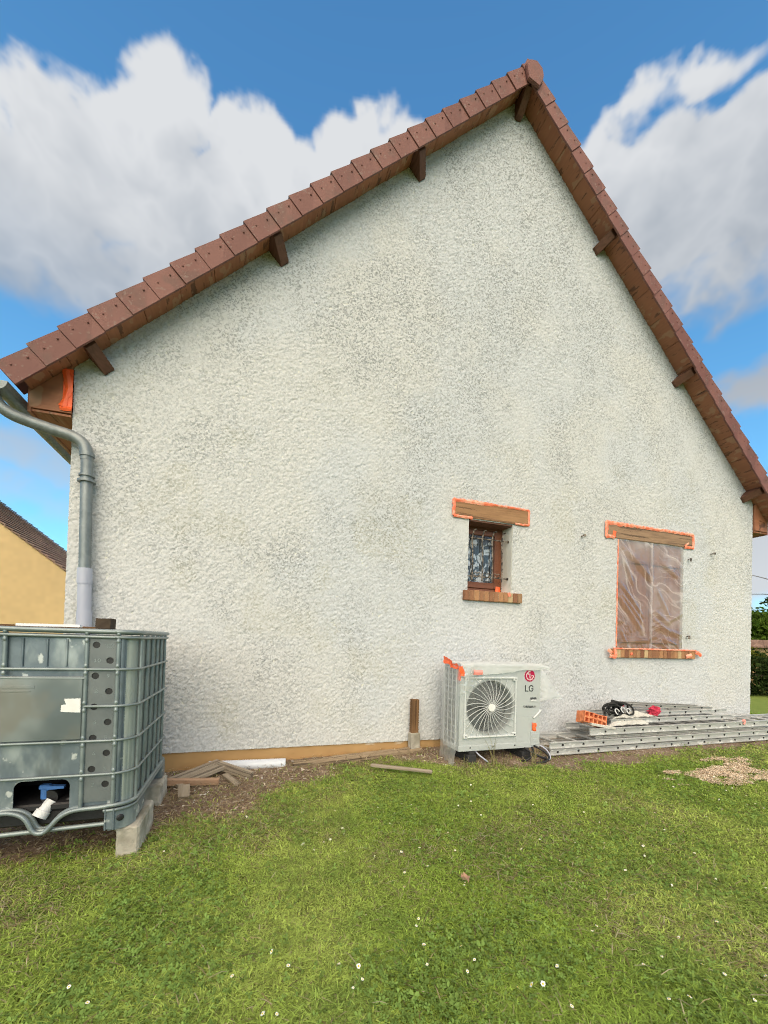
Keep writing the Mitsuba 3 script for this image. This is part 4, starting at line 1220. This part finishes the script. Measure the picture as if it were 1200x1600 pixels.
ladder('lowest aluminium ladder, lying flat on the ground along the wall', 4.575, 9.2, -.540, -.150, -.010, .048, off=.10)
ladder('second ladder section lying directly on the lowest one', 4.555, 9.2, -.556, -.158, .064, .128, off=.17)
ladder('dull third ladder section below the brick, its end stepped back', 5.20, 9.2, -.520, -.165, .134, .162, off=.12, mt='dark_aluminium')
ladder('bright upper ladder whose rungs show at the right', 5.115, 9.2, -.534, -.170, .176, .248, off=.22)
ladder('upper ladder with red tape round its right end', 5.55, 7.62, -.41, -.11, .262, .318, off=.2)
ladder('narrow ladder on the top of the pile', 5.60, 7.70, -.30, -.06, .322, .372, off=.2)
ladder('dull narrow ladder tipped across the top of the pile', 6.00, 7.50, -.24, -.05, .395, .432, pitch=.25, off=.06, mt='dark_aluminium', dz=3.0)
part('ladder_004', 'red_tape', cat(tape_strip([(7.60, .26), (7.66, .255), (7.64, .21)], .03, -.548, 91)), 'pink_tape', 'scrap of red tape')

br = thing('hollow_brick', 'orange hollow brick lying on the left end of the ladders', 'brick')
bk = sbox(-.145, -.062, .145, .062)
for cx in np.linspace(-.112, .112, 5):
    for cz in (-.030, .030):
        bk = bk.difference(sbox(cx - .019, cz - .018, cx + .019, cz + .018).buffer(.003))
bm = moved(ext_xz(bk, -.07, .07), rot([0, 0, 1], -8) @ rot([0, 1, 0], 14) @ rot([1, 0, 0], -12), (5.24, -.43, .335))
bm = bm.subdivide()
bm = bm.subdivide()
bm.vertices = np.array(bm.vertices) + (meshkit.fbm(np.array(bm.vertices) * 40, 3, 4)[:, None] - .5) * [.03, .024, .024]
own(br, bm, 'clay_orange')
own(thing('mortar_slab', 'grey slab of board wedged under the orange brick', 'slab'), moved(box(-.16, .16, -.09, .09, -.014, .014, .003), rot([0, 0, 1], -6) @ rot([0, 1, 0], 10), (5.32, -.45, .268)), 'grey_cloth')

sp = thing('strap_bundle', 'tangled black ratchet strap bundle on the ladders', 'strap')
rg2 = np.random.default_rng(41)
ms = []
for k in range(11):
    t = np.linspace(0, 2 * np.pi, 26)
    a, b = rg2.uniform(.05, .12), rg2.uniform(.035, .075)
    c0 = np.array([5.72, -.31, .425]) + rg2.normal(0, 1, 3) * [.075, .035, .016]
    p = np.stack([a * np.cos(t), .03 * np.sin(2 * t + k) + .02 * np.cos(t * 3), b * np.sin(t)], 1) @ rot([0, 0, 1], rg2.uniform(-40, 40)).T @ rot([0, 1, 0], rg2.uniform(-30, 30)).T + c0
    p[:, 2] = np.maximum(p[:, 2], .335)
    ms.append(tube(p, .011, 6))
own(sp + '__webbing', cat(*ms), 'strap', smooth=60)
ms = []
for k in range(3):
    t = np.linspace(0, 4.2, 14)
    c0 = np.array([5.66 + .09 * k, -.40, .40 + .02 * (k % 2)])
    ms.append(tube(np.stack([c0[0] + .03 * np.cos(t), c0[1] + .02 * np.sin(t), c0[2] + .032 * np.sin(t)], 1), .007, 6))
own(sp + '__white_cord', cat(*ms), 'white_plastic', smooth=60)
labels[sp + '__white_cord'] = {'label': 'white cord loops in the tangle'}


def crumple(c, r, seed, sc=(1, 1, 1)):
    m = trimesh.creation.icosphere(subdivisions=4, radius=1)
    v = np.array(m.vertices)
    d = .65 + .9 * np.abs(meshkit.fbm(v * 1.9 + seed, 4, seed) - .5) * 2
    m.vertices = v * d[:, None] * r * np.asarray(sc) + c
    return m


own(thing('red_rag', 'crumpled dark red rag on the ladders', 'rag'), crumple(np.array([6.30, -.36, .385]), .095, 3, (1, .7, .75)), 'red_cloth', smooth=True)
own(thing('small_red_rag', 'small pink rag at the back of the ladder pile', 'rag'), crumple(np.array([5.98, -.16, .425]), .045, 5, (1.2, .7, .6)), 'red_cloth', smooth=True)


def cloth(P, seed):
    A, B, Cc, D = [np.array(q, float) for q in P]

    def fn(u, v):
        u_, v_ = u[:, None], v[:, None]
        p = A * (1 - u_) * (1 - v_) + B * u_ * (1 - v_) + Cc * u_ * v_ + D * (1 - u_) * v_
        p[:, 2] += wrinkle(u, v, seed, .03)
        p[:, 1] += wrinkle(u, v, seed + 4, .02)
        return p
    m, _ = sheet(fn, 24, 24)
    return cat(m, moved(trimesh.Trimesh(m.vertices, m.faces[:, ::-1], process=False), None, (0, 0, -.004)))


own(thing('dust_sheet', 'pale grey dust sheet tucked between the ladders', 'dust sheet'), cloth(((5.40, -.50, .258), (6.05, -.50, .262), (6.00, -.34, .335), (5.72, -.36, .300)), 21), 'grey_cloth', smooth=True)
own(thing('pale_cloth', 'pale cloth folded to a point in front of the black strap', 'cloth'), cloth(((5.55, -.44, .328), (6.28, -.42, .330), (6.24, -.36, .338), (5.98, -.34, .392)), 25), 'grey_cloth', smooth=True)

# ---------------------------------------------------------------- neighbour house on the left
nh = thing('neighbour_house', 'ochre rendered neighbour house with a brown tiled roof at the left', 'house')
NY0, NY1 = 10.0, 14.6
nx = [(-5.168, 4.139), (-3.603, 2.911)]
ns = -.785


def nz(x):
    return 4.139 + ns * (x + 5.168)


xa = -7.6
gp = Polygon([(2 * xa + 2.9, -.4), (-2.9, -.4), (-2.9, nz(-2.9)), (xa, nz(xa)), (2 * xa + 2.9, nz(-2.9))])
part(nh, 'wall', cat(ext_xz(gp, NY0, NY0 + .3), ext_xz(gp, NY1 - .3, NY1), box(-3.2, -2.9, NY0 + .3, NY1 - .3, -.4, nz(-2.9) - .25, 0)), 'ochre_wall')
# tile courses as real stepped rows
cs_ = []
a_ = math.atan(-ns)
Lr = (xa - -2.55) / -math.cos(a_)
nrow = 30
ux, uz = math.cos(a_), -math.sin(a_)
px_, pz_ = math.sin(a_), math.cos(a_)
for sg in (1, -1):
    for k in range(nrow):
        s0, s1 = k * Lr / nrow, (k + 1) * Lr / nrow + .03
        P = [(s0, .035), (s1, .075), (s1, .045), (s0, .0)]
        pts = [(xa + sg * (s * ux + n_ * px_), nz(xa) + s * uz + n_ * pz_) for s, n_ in P]
        cs_.append(ext_xz(Polygon(pts), NY0 - .06, NY1 + .06))
nr = part(nh, 'roof', cat(*cs_), 'roof_brown')
part(nr, 'ridge', cat(ext_xz(Polygon([(xa - .2, nz(xa) - .06), (xa + .2, nz(xa) - .06), (xa, nz(xa) + .16)]), NY0 - .08, NY1 + .08)), 'roof_brown')
sx, sw = -4.05, .55


def on_roof(s, n_):
    return (xa + s * ux + n_ * px_, nz(xa) + s * uz + n_ * pz_)


s_ = (sx - xa) / ux
q = Polygon([on_roof(s_, .07), on_roof(s_ + .62, .07), on_roof(s_ + .62, .14), on_roof(s_, .14)])
sk = part(nh, 'roof_window', ext_xz(q, 12.0, 12.7), 'iron', 'small dark roof window')
part(sk, 'flashing', ext_xz(Polygon([on_roof(s_ - .06, .07), on_roof(s_, .07), on_roof(s_, .15), on_roof(s_ - .06, .13)]), 11.9, 12.8), 'white_plastic')

# ---------------------------------------------------------------- garden on the right
gw_ = thing('garden_wall', 'low ochre garden wall with tiled coping behind the shrubs at the right', 'garden wall')
GY = 6.2
GD = np.array([.62, -.78, 0])      # the wall runs to the right and towards us
gp0 = np.array([15.6, 4.9, 0])


def along(m, p0, d):
    d = np.asarray(d, float)
    d /= np.linalg.norm(d)
    R = np.stack([d, np.cross([0, 0, 1], d), [0, 0, 1]], 1)
    return moved(m, R, p0)


part(gw_, 'wall', along(box(-2.2, 5.5, -.1, .1, -.3, 1.32, 0), gp0, GD), 'ochre_wall')
for k in range(26):
    xk = -2.2 + k * .30
    part(gw_, 'coping_tile', along(cat(hull([(xk, -.26, 1.30), (xk + .295, -.26, 1.30), (xk, .0, 1.50), (xk + .295, .0, 1.50), (xk, -.26, 1.345), (xk + .295, -.26, 1.345), (xk, .0, 1.54), (xk + .295, 0, 1.54)]),
                                       hull([(xk, .26, 1.30), (xk + .295, .26, 1.30), (xk, .0, 1.50), (xk + .295, .0, 1.50), (xk, .26, 1.345), (xk + .295, .26, 1.345), (xk, .0, 1.54), (xk + .295, 0, 1.54)])), gp0, GD), 'roof_brown')
part(gw_, 'pillar', along(cat(box(-.55, -.12, -.30, .15, -.3, 1.22, .01), box(-.6, -.07, -.34, .2, 1.22, 1.29, .01)), gp0 + np.array([-.2, -.3, 0]), GD), 'roof_brown')


def leaves(n, sampler, size, cols, seed, jit=.25, flat=0.0):
    rg = np.random.default_rng(seed)
    P = sampler(rg, n)
    n = len(P)
    a = rg.normal(0, 1, (n, 3))
    a /= np.linalg.norm(a, axis=1, keepdims=True)
    b = rg.normal(0, 1, (n, 3)) + [0, 0, flat]
    b -= a * (a * b).sum(1, keepdims=True)
    b /= np.linalg.norm(b, axis=1, keepdims=True)
    s = size * rg.uniform(.6, 1.4, (n, 1))
    c = np.cross(a, b)
    v = np.stack([P - a * s, P + b * s * .42 + c * s * .1, P + a * s, P - b * s * .42 + c * s * .1], 1).reshape(-1, 3)
    k = np.arange(n)[:, None] * 4
    f = np.concatenate([k + [0, 1, 2], k + [0, 2, 3]])
    cols = np.array(cols)
    cc = cols[rg.integers(0, len(cols), n)] * rg.uniform(1 - jit, 1 + jit, (n, 1))
    clump = .65 + .7 * meshkit.fbm(P * 2.2, 3, seed)[:, None]
    return trimesh.Trimesh(v, f, process=False), np.repeat(cc * clump, 4, 0)


def blob_sampler(blobs, dens_seed, cut=.42):
    bl = np.array(blobs, float)

    def fn(rg, n):
        w = bl[:, 3] * bl[:, 4] * bl[:, 5]
        i = rg.choice(len(bl), n * 2, p=w / w.sum())
        d = rg.normal(0, 1, (n * 2, 3))
        d /= np.linalg.norm(d, axis=1, keepdims=True)
        r = rg.uniform(.35, 1.0, (n * 2, 1)) ** .45
        P = bl[i, :3] + d * r * bl[i, 3:6] * (1 + .18 * rg.normal(0, 1, (n * 2, 1)) * (r > .9))
        keep = meshkit.fbm(P * 3.0, 3, dens_seed) > cut
        return P[keep][:n]
    return fn


def shrub(name, label, blobs, n, size, cols, seed, stem=None, cut=.42):
    k = thing(name, label, 'shrub' if 'tree' not in name else 'tree')
    m, c = leaves(n, blob_sampler(blobs, seed, cut), size, cols, seed)
    key = part(k, 'crown' if 'tree' in name else 'foliage', m, 'foliage', color=c)
    b = np.array(blobs[0])
    st = stem or [(b[0], b[1], -.1), (b[0] + .05, b[1], b[2] * .5), (b[0], b[1] + .05, b[2])]
    part(k, 'trunk' if 'tree' in name else 'stem', cat(tube(spline(st, 10), np.linspace(.06, .03, 10) if 'tree' not in name else np.linspace(.14, .05, 10), 8), *[tube([st[-1], (q[0], q[1], q[2])], [.03, .012], 6) for q in blobs[1:]]), 'bark', smooth=60)
    return k


DG = [(.030, .050, .014), (.045, .070, .020), (.022, .036, .012), (.06, .085, .03)]
YG = [(.16, .17, .025), (.20, .19, .03), (.13, .15, .025)]
MG = [(.10, .17, .025), (.13, .20, .035), (.08, .14, .02)]
shrub('dark_shrub', 'dark green shrub in front of the garden wall beside the house corner', [(14.35, 3.3, .55, .75, .7, .6), (15.1, 2.75, .55, .7, .7, .62), (15.6, 2.0, .45, .7, .7, .5), (13.9, 3.9, .5, .6, .6, .55)], 9000, .055, DG, 101, cut=.36)
shrub('yellow_shrub', 'yellow green shrub behind the dark shrub, in front of the garden wall', [(14.75, 3.75, .95, .6, .55, .35), (15.6, 3.0, .95, .6, .55, .35), (16.1, 2.3, .9, .5, .5, .35)], 5000, .05, YG, 102)
shrub('leafy_tree', 'bright green leafy tree rising behind the garden wall', [(21.5, 7.8, 2.35, 1.7, 1.6, .62), (23.0, 6.6, 2.4, 1.6, 1.5, .65), (20.2, 9.2, 2.4, 1.5, 1.5, .6), (24.8, 5.0, 2.3, 1.5, 1.5, .6), (21.8, 7.6, 1.4, 1.8, 1.6, .7), (20.0, 9.0, 1.4, 1.7, 1.6, .7), (23.5, 6.2, 1.3, 1.7, 1.6, .7)], 26000, .10, MG, 103, cut=.38)
shrub('young_tree', 'thin dark leaved tree with loose branches against the sky', [(18.1, 4.0, 3.2, .55, .5, .55), (18.3, 3.8, 3.7, .5, .45, .4), (17.75, 4.35, 2.8, .45, .4, .3), (18.6, 3.5, 2.9, .6, .5, .5)], 1500, .10, DG, 104, stem=[(18.35, 3.75, -.1), (18.3, 3.8, 1.5), (18.2, 3.9, 2.9)], cut=.46)
for pts in ([(18.2, 3.9, 2.9), (17.5, 4.5, 3.05), (17.0, 4.95, 3.06)], [(18.2, 3.9, 3.0), (17.6, 4.5, 3.5), (17.1, 4.95, 3.74)], [(18.2, 3.9, 2.8), (17.7, 4.4, 2.6), (17.1, 4.9, 2.55)]):
    part('young_tree', 'branch', tube(spline(pts, 8), np.linspace(.022, .008, 8), 6), 'bark')

# ---------------------------------------------------------------- grass, weeds, daisies
HOUSE_FREE = lambda x, y: ~((x > -.05) & (x < W + .05) & (y > -.015))


def scatter(n, rg, extra=1.0):
    """Points over the lawn, denser towards the viewer's end, as (x, y, d)."""
    out = []
    tot = 0
    while tot < n:
        x, y = rg.uniform(-2.2, 10.5, 200000), rg.uniform(-4.6, 1.5, 200000)
        d = np.sqrt((x - CAM[0]) ** 2 + (y - CAM[1]) ** 2 + 1.35 ** 2)
        p = np.minimum(1, (1.9 / d) ** 2)
        keep = (rg.random(len(x)) < p) & HOUSE_FREE(x, y)
        keep &= (x - CAM[0]) * _fw[0] + (y - CAM[1]) * _fw[1] > .35
        keep &= np.abs((x - CAM[0]) * _r0[0] + (y - CAM[1]) * _r0[1]) < 1.10 * ((x - CAM[0]) * _fw[0] + (y - CAM[1]) * _fw[1]) + .5
        out.append(np.stack([x, y, d], 1)[keep])
        tot += keep.sum()
    return np.vstack(out)[:n]


def blades(n, seed, h0, h1, w0, lean, tone, only=None):
    rg = np.random.default_rng(seed)
    P = scatter(n, rg)
    x, y, d = P.T
    dirt, dry, saw = dirt_amount(x, y), dry_amount(x, y), saw_amount(x, y)
    under = (x > -.3) & (x < .95) & (y > -1.42) & (y < -.1)
    keep = rg.random(len(x)) > dirt * .94 + .0
    keep &= rg.random(len(x)) > saw * .62
    keep &= ~under | (rg.random(len(x)) < .35)
    keep &= rg.random(len(x)) > dry * .28
    x, y, d, dirt, dry = x[keep], y[keep], d[keep], dirt[keep], dry[keep]
    n = len(x)
    p3 = np.stack([x, y, x * 0], -1)
    z = gz(x, y) + bump_z(x, y) - .004
    tuft = meshkit.fbm(p3 * 5.5, 3, 91)
    h = rg.uniform(h0, h1, n) * (.45 + 1.1 * tuft)
    az = rg.uniform(0, 2 * np.pi, n) + 3 * (meshkit.noise(p3 * 3, 17) - .5)
    ln = lean * rg.uniform(.3, 1.5, n)
    w = w0 * rg.uniform(.7, 1.3, n) * np.maximum(1, d / 3.2)
    dx, dy = np.cos(az), np.sin(az)
    sxx, syy = -dy, dx
    mid, tip = .55, 1.0
    base = np.stack([x, y, z], 1)
    S = np.stack([sxx, syy, 0 * x], 1) * w[:, None] / 2
    D = np.stack([dx, dy, 0 * x], 1)
    m_ = base + D * (h * ln * .35)[:, None] + np.array([0, 0, 1]) * (h * .62)[:, None]
    t_ = base + D * (h * ln * 1.1)[:, None] + np.array([0, 0, 1]) * (h * np.maximum(.35, 1 - .22 * ln))[:, None]
    v = np.stack([base - S, base + S, m_ - S * .85, m_ + S * .85, t_], 1).reshape(-1, 3)
    k = np.arange(n)[:, None] * 5
    f = np.concatenate([k + [0, 1, 3], k + [0, 3, 2], k + [2, 3, 4]])
    g1 = np.array([.320, .435, .085])
    g2 = np.array([.455, .54, .145])
    g3 = np.array([.215, .32, .07])
    straw = np.array([.44, .40, .22])
    tn = meshkit.fbm(p3 * 1.1, 4, 41)[:, None]
    tn2 = meshkit.fbm(p3 * 6, 3, 47)[:, None]
    a = np.clip((tn - .35) * 2.6, 0, 1)
    b = np.clip((.50 - tn2) * 4, 0, 1) * .6
    c = (g1 * (1 - a) + g2 * a) * (1 - b) + g3 * b
    sdry = np.clip(dry + dirt * .5 - .1, 0, 1)
    isdry = (rg.random(n) < .05 + .50 * sdry)[:, None]
    c = np.where(isdry, straw * rg.uniform(.5, 1.1, (n, 1)), c * rg.uniform(.50, 1.50, (n, 1))) * tone
    return trimesh.Trimesh(v, f, process=False), np.repeat(c, 5, 0)


m, c = blades(430000, 5, .017, .039, .0050, 1.5, 1.0)
gr_ = thing('grass', 'short mown lawn grass with yellowish patches', 'grass', kind='stuff')
own(gr_, m, 'foliage', color=c)


def clover(n, seed):
    rg = np.random.default_rng(seed)
    P = scatter(n * 3, rg)
    x, y, d = P.T
    p3 = np.stack([x, y, x * 0], -1)
    keep = (rg.random(len(x)) < np.clip((meshkit.fbm(p3 * 1.9, 4, 51) - .44) * 6, .05, 1)) & (rg.random(len(x)) > dirt_amount(x, y) * .95) & (rg.random(len(x)) > saw_amount(x, y))
    x, y = x[keep][:n], y[keep][:n]
    n = len(x)
    z = gz(x, y) + bump_z(x, y) + rg.uniform(.008, .030, n)
    r = rg.uniform(.004, .0085, n) * np.maximum(1, d[keep][:n] / 4)
    az = rg.uniform(0, 2 * np.pi, n)
    tilt = rg.normal(0, .45, (n, 2))
    V, F, Cc = [], [], []
    big = rg.random(n) < .10
    r = np.where(big, r * 1.5, r)
    for k in range(3):
        a = az + 2.094 * k
        dirx, diry = np.cos(a), np.sin(a)
        pts = []
        for (u, s) in ((0, 0), (.9, -.62), (1.75, -.45), (1.6, 0), (1.75, .45), (.9, .62)):
            px, py = (u * dirx - s * diry) * r, (u * diry + s * dirx) * r
            pts.append(np.stack([x + px, y + py, z + px * tilt[:, 0] + py * tilt[:, 1] + .12 * r * abs(s)], 1))
        V.append(np.stack(pts, 1))
    V = np.stack(V, 1)                      # n, 3, 6, 3
    base = (np.arange(n)[:, None] * 3 + np.arange(3)).ravel()[:, None] * 6
    F = np.concatenate([base + [0, 1, 2], base + [0, 2, 3], base + [0, 3, 4], base + [0, 4, 5]])
    col = np.array([.20, .31, .08]) * (1 + .7 * (rg.random((n, 1)) - .5)) + np.array([.03, .02, .0]) * rg.random((n, 1))
    return trimesh.Trimesh(V.reshape(-1, 3), F, process=False), np.repeat(col, 18, 0)


m, c = clover(26000, 8)
own(thing('clover', 'low clover and weeds growing through the lawn', 'clover', kind='stuff'), m, 'foliage', color=c)


def straw(n, seed, sampler, cols, L0, L1, r):
    rg = np.random.default_rng(seed)
    P = sampler(rg, n)
    n = len(P)
    az, el = rg.uniform(0, 2 * np.pi, n), rg.normal(.05, .16, n)
    L = rg.uniform(L0, L1, n)
    D = np.stack([np.cos(az) * np.cos(el), np.sin(az) * np.cos(el), np.sin(el)], 1) * L[:, None] / 2
    S = np.stack([-np.sin(az), np.cos(az), 0 * az], 1) * r
    U = np.array([0, 0, r])
    c0 = P + np.array([0, 0, .006])
    bend = np.stack([0 * az, 0 * az, L * .10], 1)
    v = np.stack([c0 - D - S, c0 - D + S, c0 + bend - S, c0 + bend + S, c0 + D], 1).reshape(-1, 3)
    k = np.arange(n)[:, None] * 5
    f = np.concatenate([k + [0, 1, 3], k + [0, 3, 2], k + [2, 3, 4]])
    cols = np.array(cols)
    c = cols[rg.integers(0, len(cols), n)] * rg.uniform(.7, 1.2, (n, 1))
    return trimesh.Trimesh(v, f, process=False), np.repeat(c, 5, 0)


def dry_sampler(rg, n):
    P = scatter(n * 8, rg)
    x, y, d = P.T
    w = np.clip(dry_amount(x, y) * 1.1 + .35 * (dirt_amount(x, y) > .1) - .12, 0.03, 1)
    P = P[rg.random(len(x)) < w][:n]
    return np.stack([P[:, 0], P[:, 1], gz(P[:, 0], P[:, 1]) + bump_z(P[:, 0], P[:, 1]) + rg.uniform(0, .03, len(P))], 1)


m, c = straw(11000, 12, dry_sampler, [(.42, .34, .20), (.30, .22, .12), (.50, .44, .30), (.20, .15, .09)], .03, .10, .0018)
own(thing('dry_grass', 'dry grass clippings and stalks strewn over the lawn edge', 'dry grass', kind='stuff'), m, 'foliage', color=c)


def saw_sampler(rg, n):
    x, y = rg.uniform(4.8, 7.6, n * 8), rg.uniform(-2.0, -.8, n * 8)
    k = rg.random(n * 8) < saw_amount(x, y)
    x, y = x[k][:n], y[k][:n]
    return np.stack([x, y, gz(x, y) + bump_z(x, y) + .006 + rg.uniform(0, .016, len(x))], 1)


m, c = straw(13000, 14, saw_sampler, [(.72, .56, .39), (.60, .45, .30), (.84, .72, .55), (.34, .24, .15)], .006, .030, .0035)
own(thing('sawdust', 'pale heap of sawdust spilled on the lawn in front of the ladders', 'sawdust', kind='stuff'), m, 'tinted', color=c)

# tall dry stalks growing before the heat pump
rg3 = np.random.default_rng(19)


def weed(x, y, n, h, seed, cols):
    rg = np.random.default_rng(seed)
    ms, cc = [], []
    for k in range(n):
        a = rg.uniform(0, 2 * np.pi)
        l = h * rg.uniform(.5, 1.0)
        b = np.array([x + rg.normal(0, .02), y + rg.normal(0, .015), gh(x, y) - .01])
        e = rg.uniform(.1, .45) * l
        p = spline([b, b + [e * .3 * math.cos(a), e * .3 * math.sin(a), l * .55], b + [e * math.cos(a), e * math.sin(a), l]], 6)
        t = tube(p, np.linspace(.0028, .0010, 6), 4)
        ms.append(t)
        cc.append(np.tile(np.array(cols[rg.integers(len(cols))]) * rg.uniform(.7, 1.2), (len(t.vertices), 1)))
    return cat(*ms), np.vstack(cc)


for i, (x, y, n, h, lb) in enumerate(((3.80, -.63, 7, .33, 'tall dry weed stalks before the fan grille'), (4.22, -.72, 12, .20, 'tuft of dry weeds before the hoses'), (3.50, -.66, 14, .13, 'short dry tuft at the left foot of the heat pump'), (3.92, -.70, 9, .15, 'short dry tuft under the middle of the heat pump'))):
    m, c = weed(x, y, n, h, 60 + i, [(.34, .30, .14), (.22, .22, .08), (.44, .38, .22)])
    own(thing('weed', lb, 'weed'), m, 'foliage', color=c)

DAISIES = [(2.238, -2.438), (2.374, -2.598), (2.391, -2.676), (2.199, -2.641), (2.477, -2.838), (2.534, -2.845), (2.579, -2.853), (2.617, -2.957), (2.97, -2.698), (3.014, -2.68), (3.311, -2.834), (3.133, -2.895), (3.025, -2.9), (3.252, -2.972), (3.261, -3.002), (3.187, -3.029), (3.291, -3.029), (3.449, -3.076), (3.058, -3.058), (2.975, -3.043), (3.519, -2.386), (2.94, -2.094), (3.08, -2.054), (3.202, -2.096), (2.783, -1.858), (2.691, -1.953), (4.817, -2.049), (5.032, -1.542), (4.103, -2.718), (3.587, -2.812), (3.279, -3.136), (2.684, -2.807), (2.337, -2.715), (2.226, -2.548), (2.38, -1.874), (2.329, -2.058), (1.864, -2.543), (1.936, -2.575), (1.935, -2.635), (1.893, -2.658), (1.617, -2.393), (1.468, -2.472), (1.675, -2.484), (0.989, -2.431), (0.9, -2.333), (1.885, -1.213), (1.857, -1.185), (1.838, -1.626), (1.513, -1.178), (1.059, -1.46), (1.246, -1.482), (1.62, -2.67), (1.574, -2.653), (2.853, -2.388), (3.3, -1.33), (3.559, -1.643), (2.744, -1.76), (2.5, -1.861), (2.495, -2.279), (3.851, -1.748), (3.864, -2.213), (4.092, -2.365), (3.2, -2.55), (5.379, -1.951), (2.007, -1.618), (2.107, -1.513)]


def daisy_mesh(seed):
    rg = np.random.default_rng(seed)
    v, f, c = [], [], []
    n = 13
    for k in range(n):
        a = 2 * math.pi * k / n + rg.uniform(-.08, .08)
        L = .0100 * rg.uniform(.85, 1.1)
        ca, sa = math.cos(a), math.sin(a)
        for (r, s, z) in ((.0025, -.0008, 0), (.0025, .0008, 0), (L * .7, .0021, .0008), (L * .7, -.0021, .0008), (L, 0, .0002 + rg.uniform(-.001, .002))):
            v.append((r * ca - s * sa, r * sa + s * ca, z))
            c.append((.80, .80, .77))
        b = k * 5
        f += [[b, b + 1, b + 2], [b, b + 2, b + 3], [b + 3, b + 2, b + 4]]
    dome = trimesh.creation.icosphere(subdivisions=1, radius=.0036)
    dome.apply_scale([1, 1, .6])
    b = len(v)
    v += [tuple(q) for q in dome.vertices + [0, 0, .001]]
    c += [(.70, .48, .04)] * len(dome.vertices)
    f += (dome.faces + b).tolist()
    stem = tube([(0, 0, -.04), (.002, .001, -.02), (0, 0, 0)], .0008, 4)
    b = len(v)
    v += [tuple(q) for q in stem.vertices]
    c += [(.10, .17, .03)] * len(stem.vertices)
    f += (stem.faces + b).tolist()
    return trimesh.Trimesh(np.array(v), np.array(f), process=False), np.array(c)


dm = [mikit.ply(m, 'tinted', color=c) for m, c in (daisy_mesh(s) for s in range(4))]
_rd = np.random.default_rng(77)
while len(DAISIES) < 235:
    x, y = _rd.uniform(.9, 6.5), _rd.uniform(-3.1, -1.0)
    if meshkit.fbm(np.array([[x * .9, y * .9, 3.0]]), 3, 9)[0] > .47 and dirt_amount(x, y) < .2:
        DAISIES.append((x, y))
for i, (x, y) in enumerate(DAISIES):
    key = thing('daisy', 'small white daisy in the lawn grass', 'daisy', 'white daisies in the lawn')
    s = RNG.uniform(.60, .90) if i < 66 else RNG.uniform(.40, .66)
    T = mi.ScalarTransform4f().translate([x, y, gh(x, y) + .033]).rotate([RNG.normal(), RNG.normal(), 0.01], RNG.uniform(5, 35)).rotate([0, 0, 1], RNG.uniform(0, 360)).scale([s, s, s])
    scene[key] = {**dm[i % 4], 'to_world': T}


def dead_leaf(u, v):
    a, t = (u - .5) * 2, v
    w = .024 * np.sin(math.pi * np.clip(t, .02, .98)) ** .7
    return np.stack([2.608 + a * w, -2.221 + (t - .5) * .062, gh(2.608, -2.221) + .038 + .018 * a ** 2 + .008 * np.sin(t * 7)], 1)


m, _ = sheet(dead_leaf, 12, 14)
own(thing('dead_leaf', 'single curled brown leaf lying on the lawn', 'leaf'), m, 'tinted', color=np.tile([.42, .27, .19], (len(m.vertices), 1)), smooth=True)
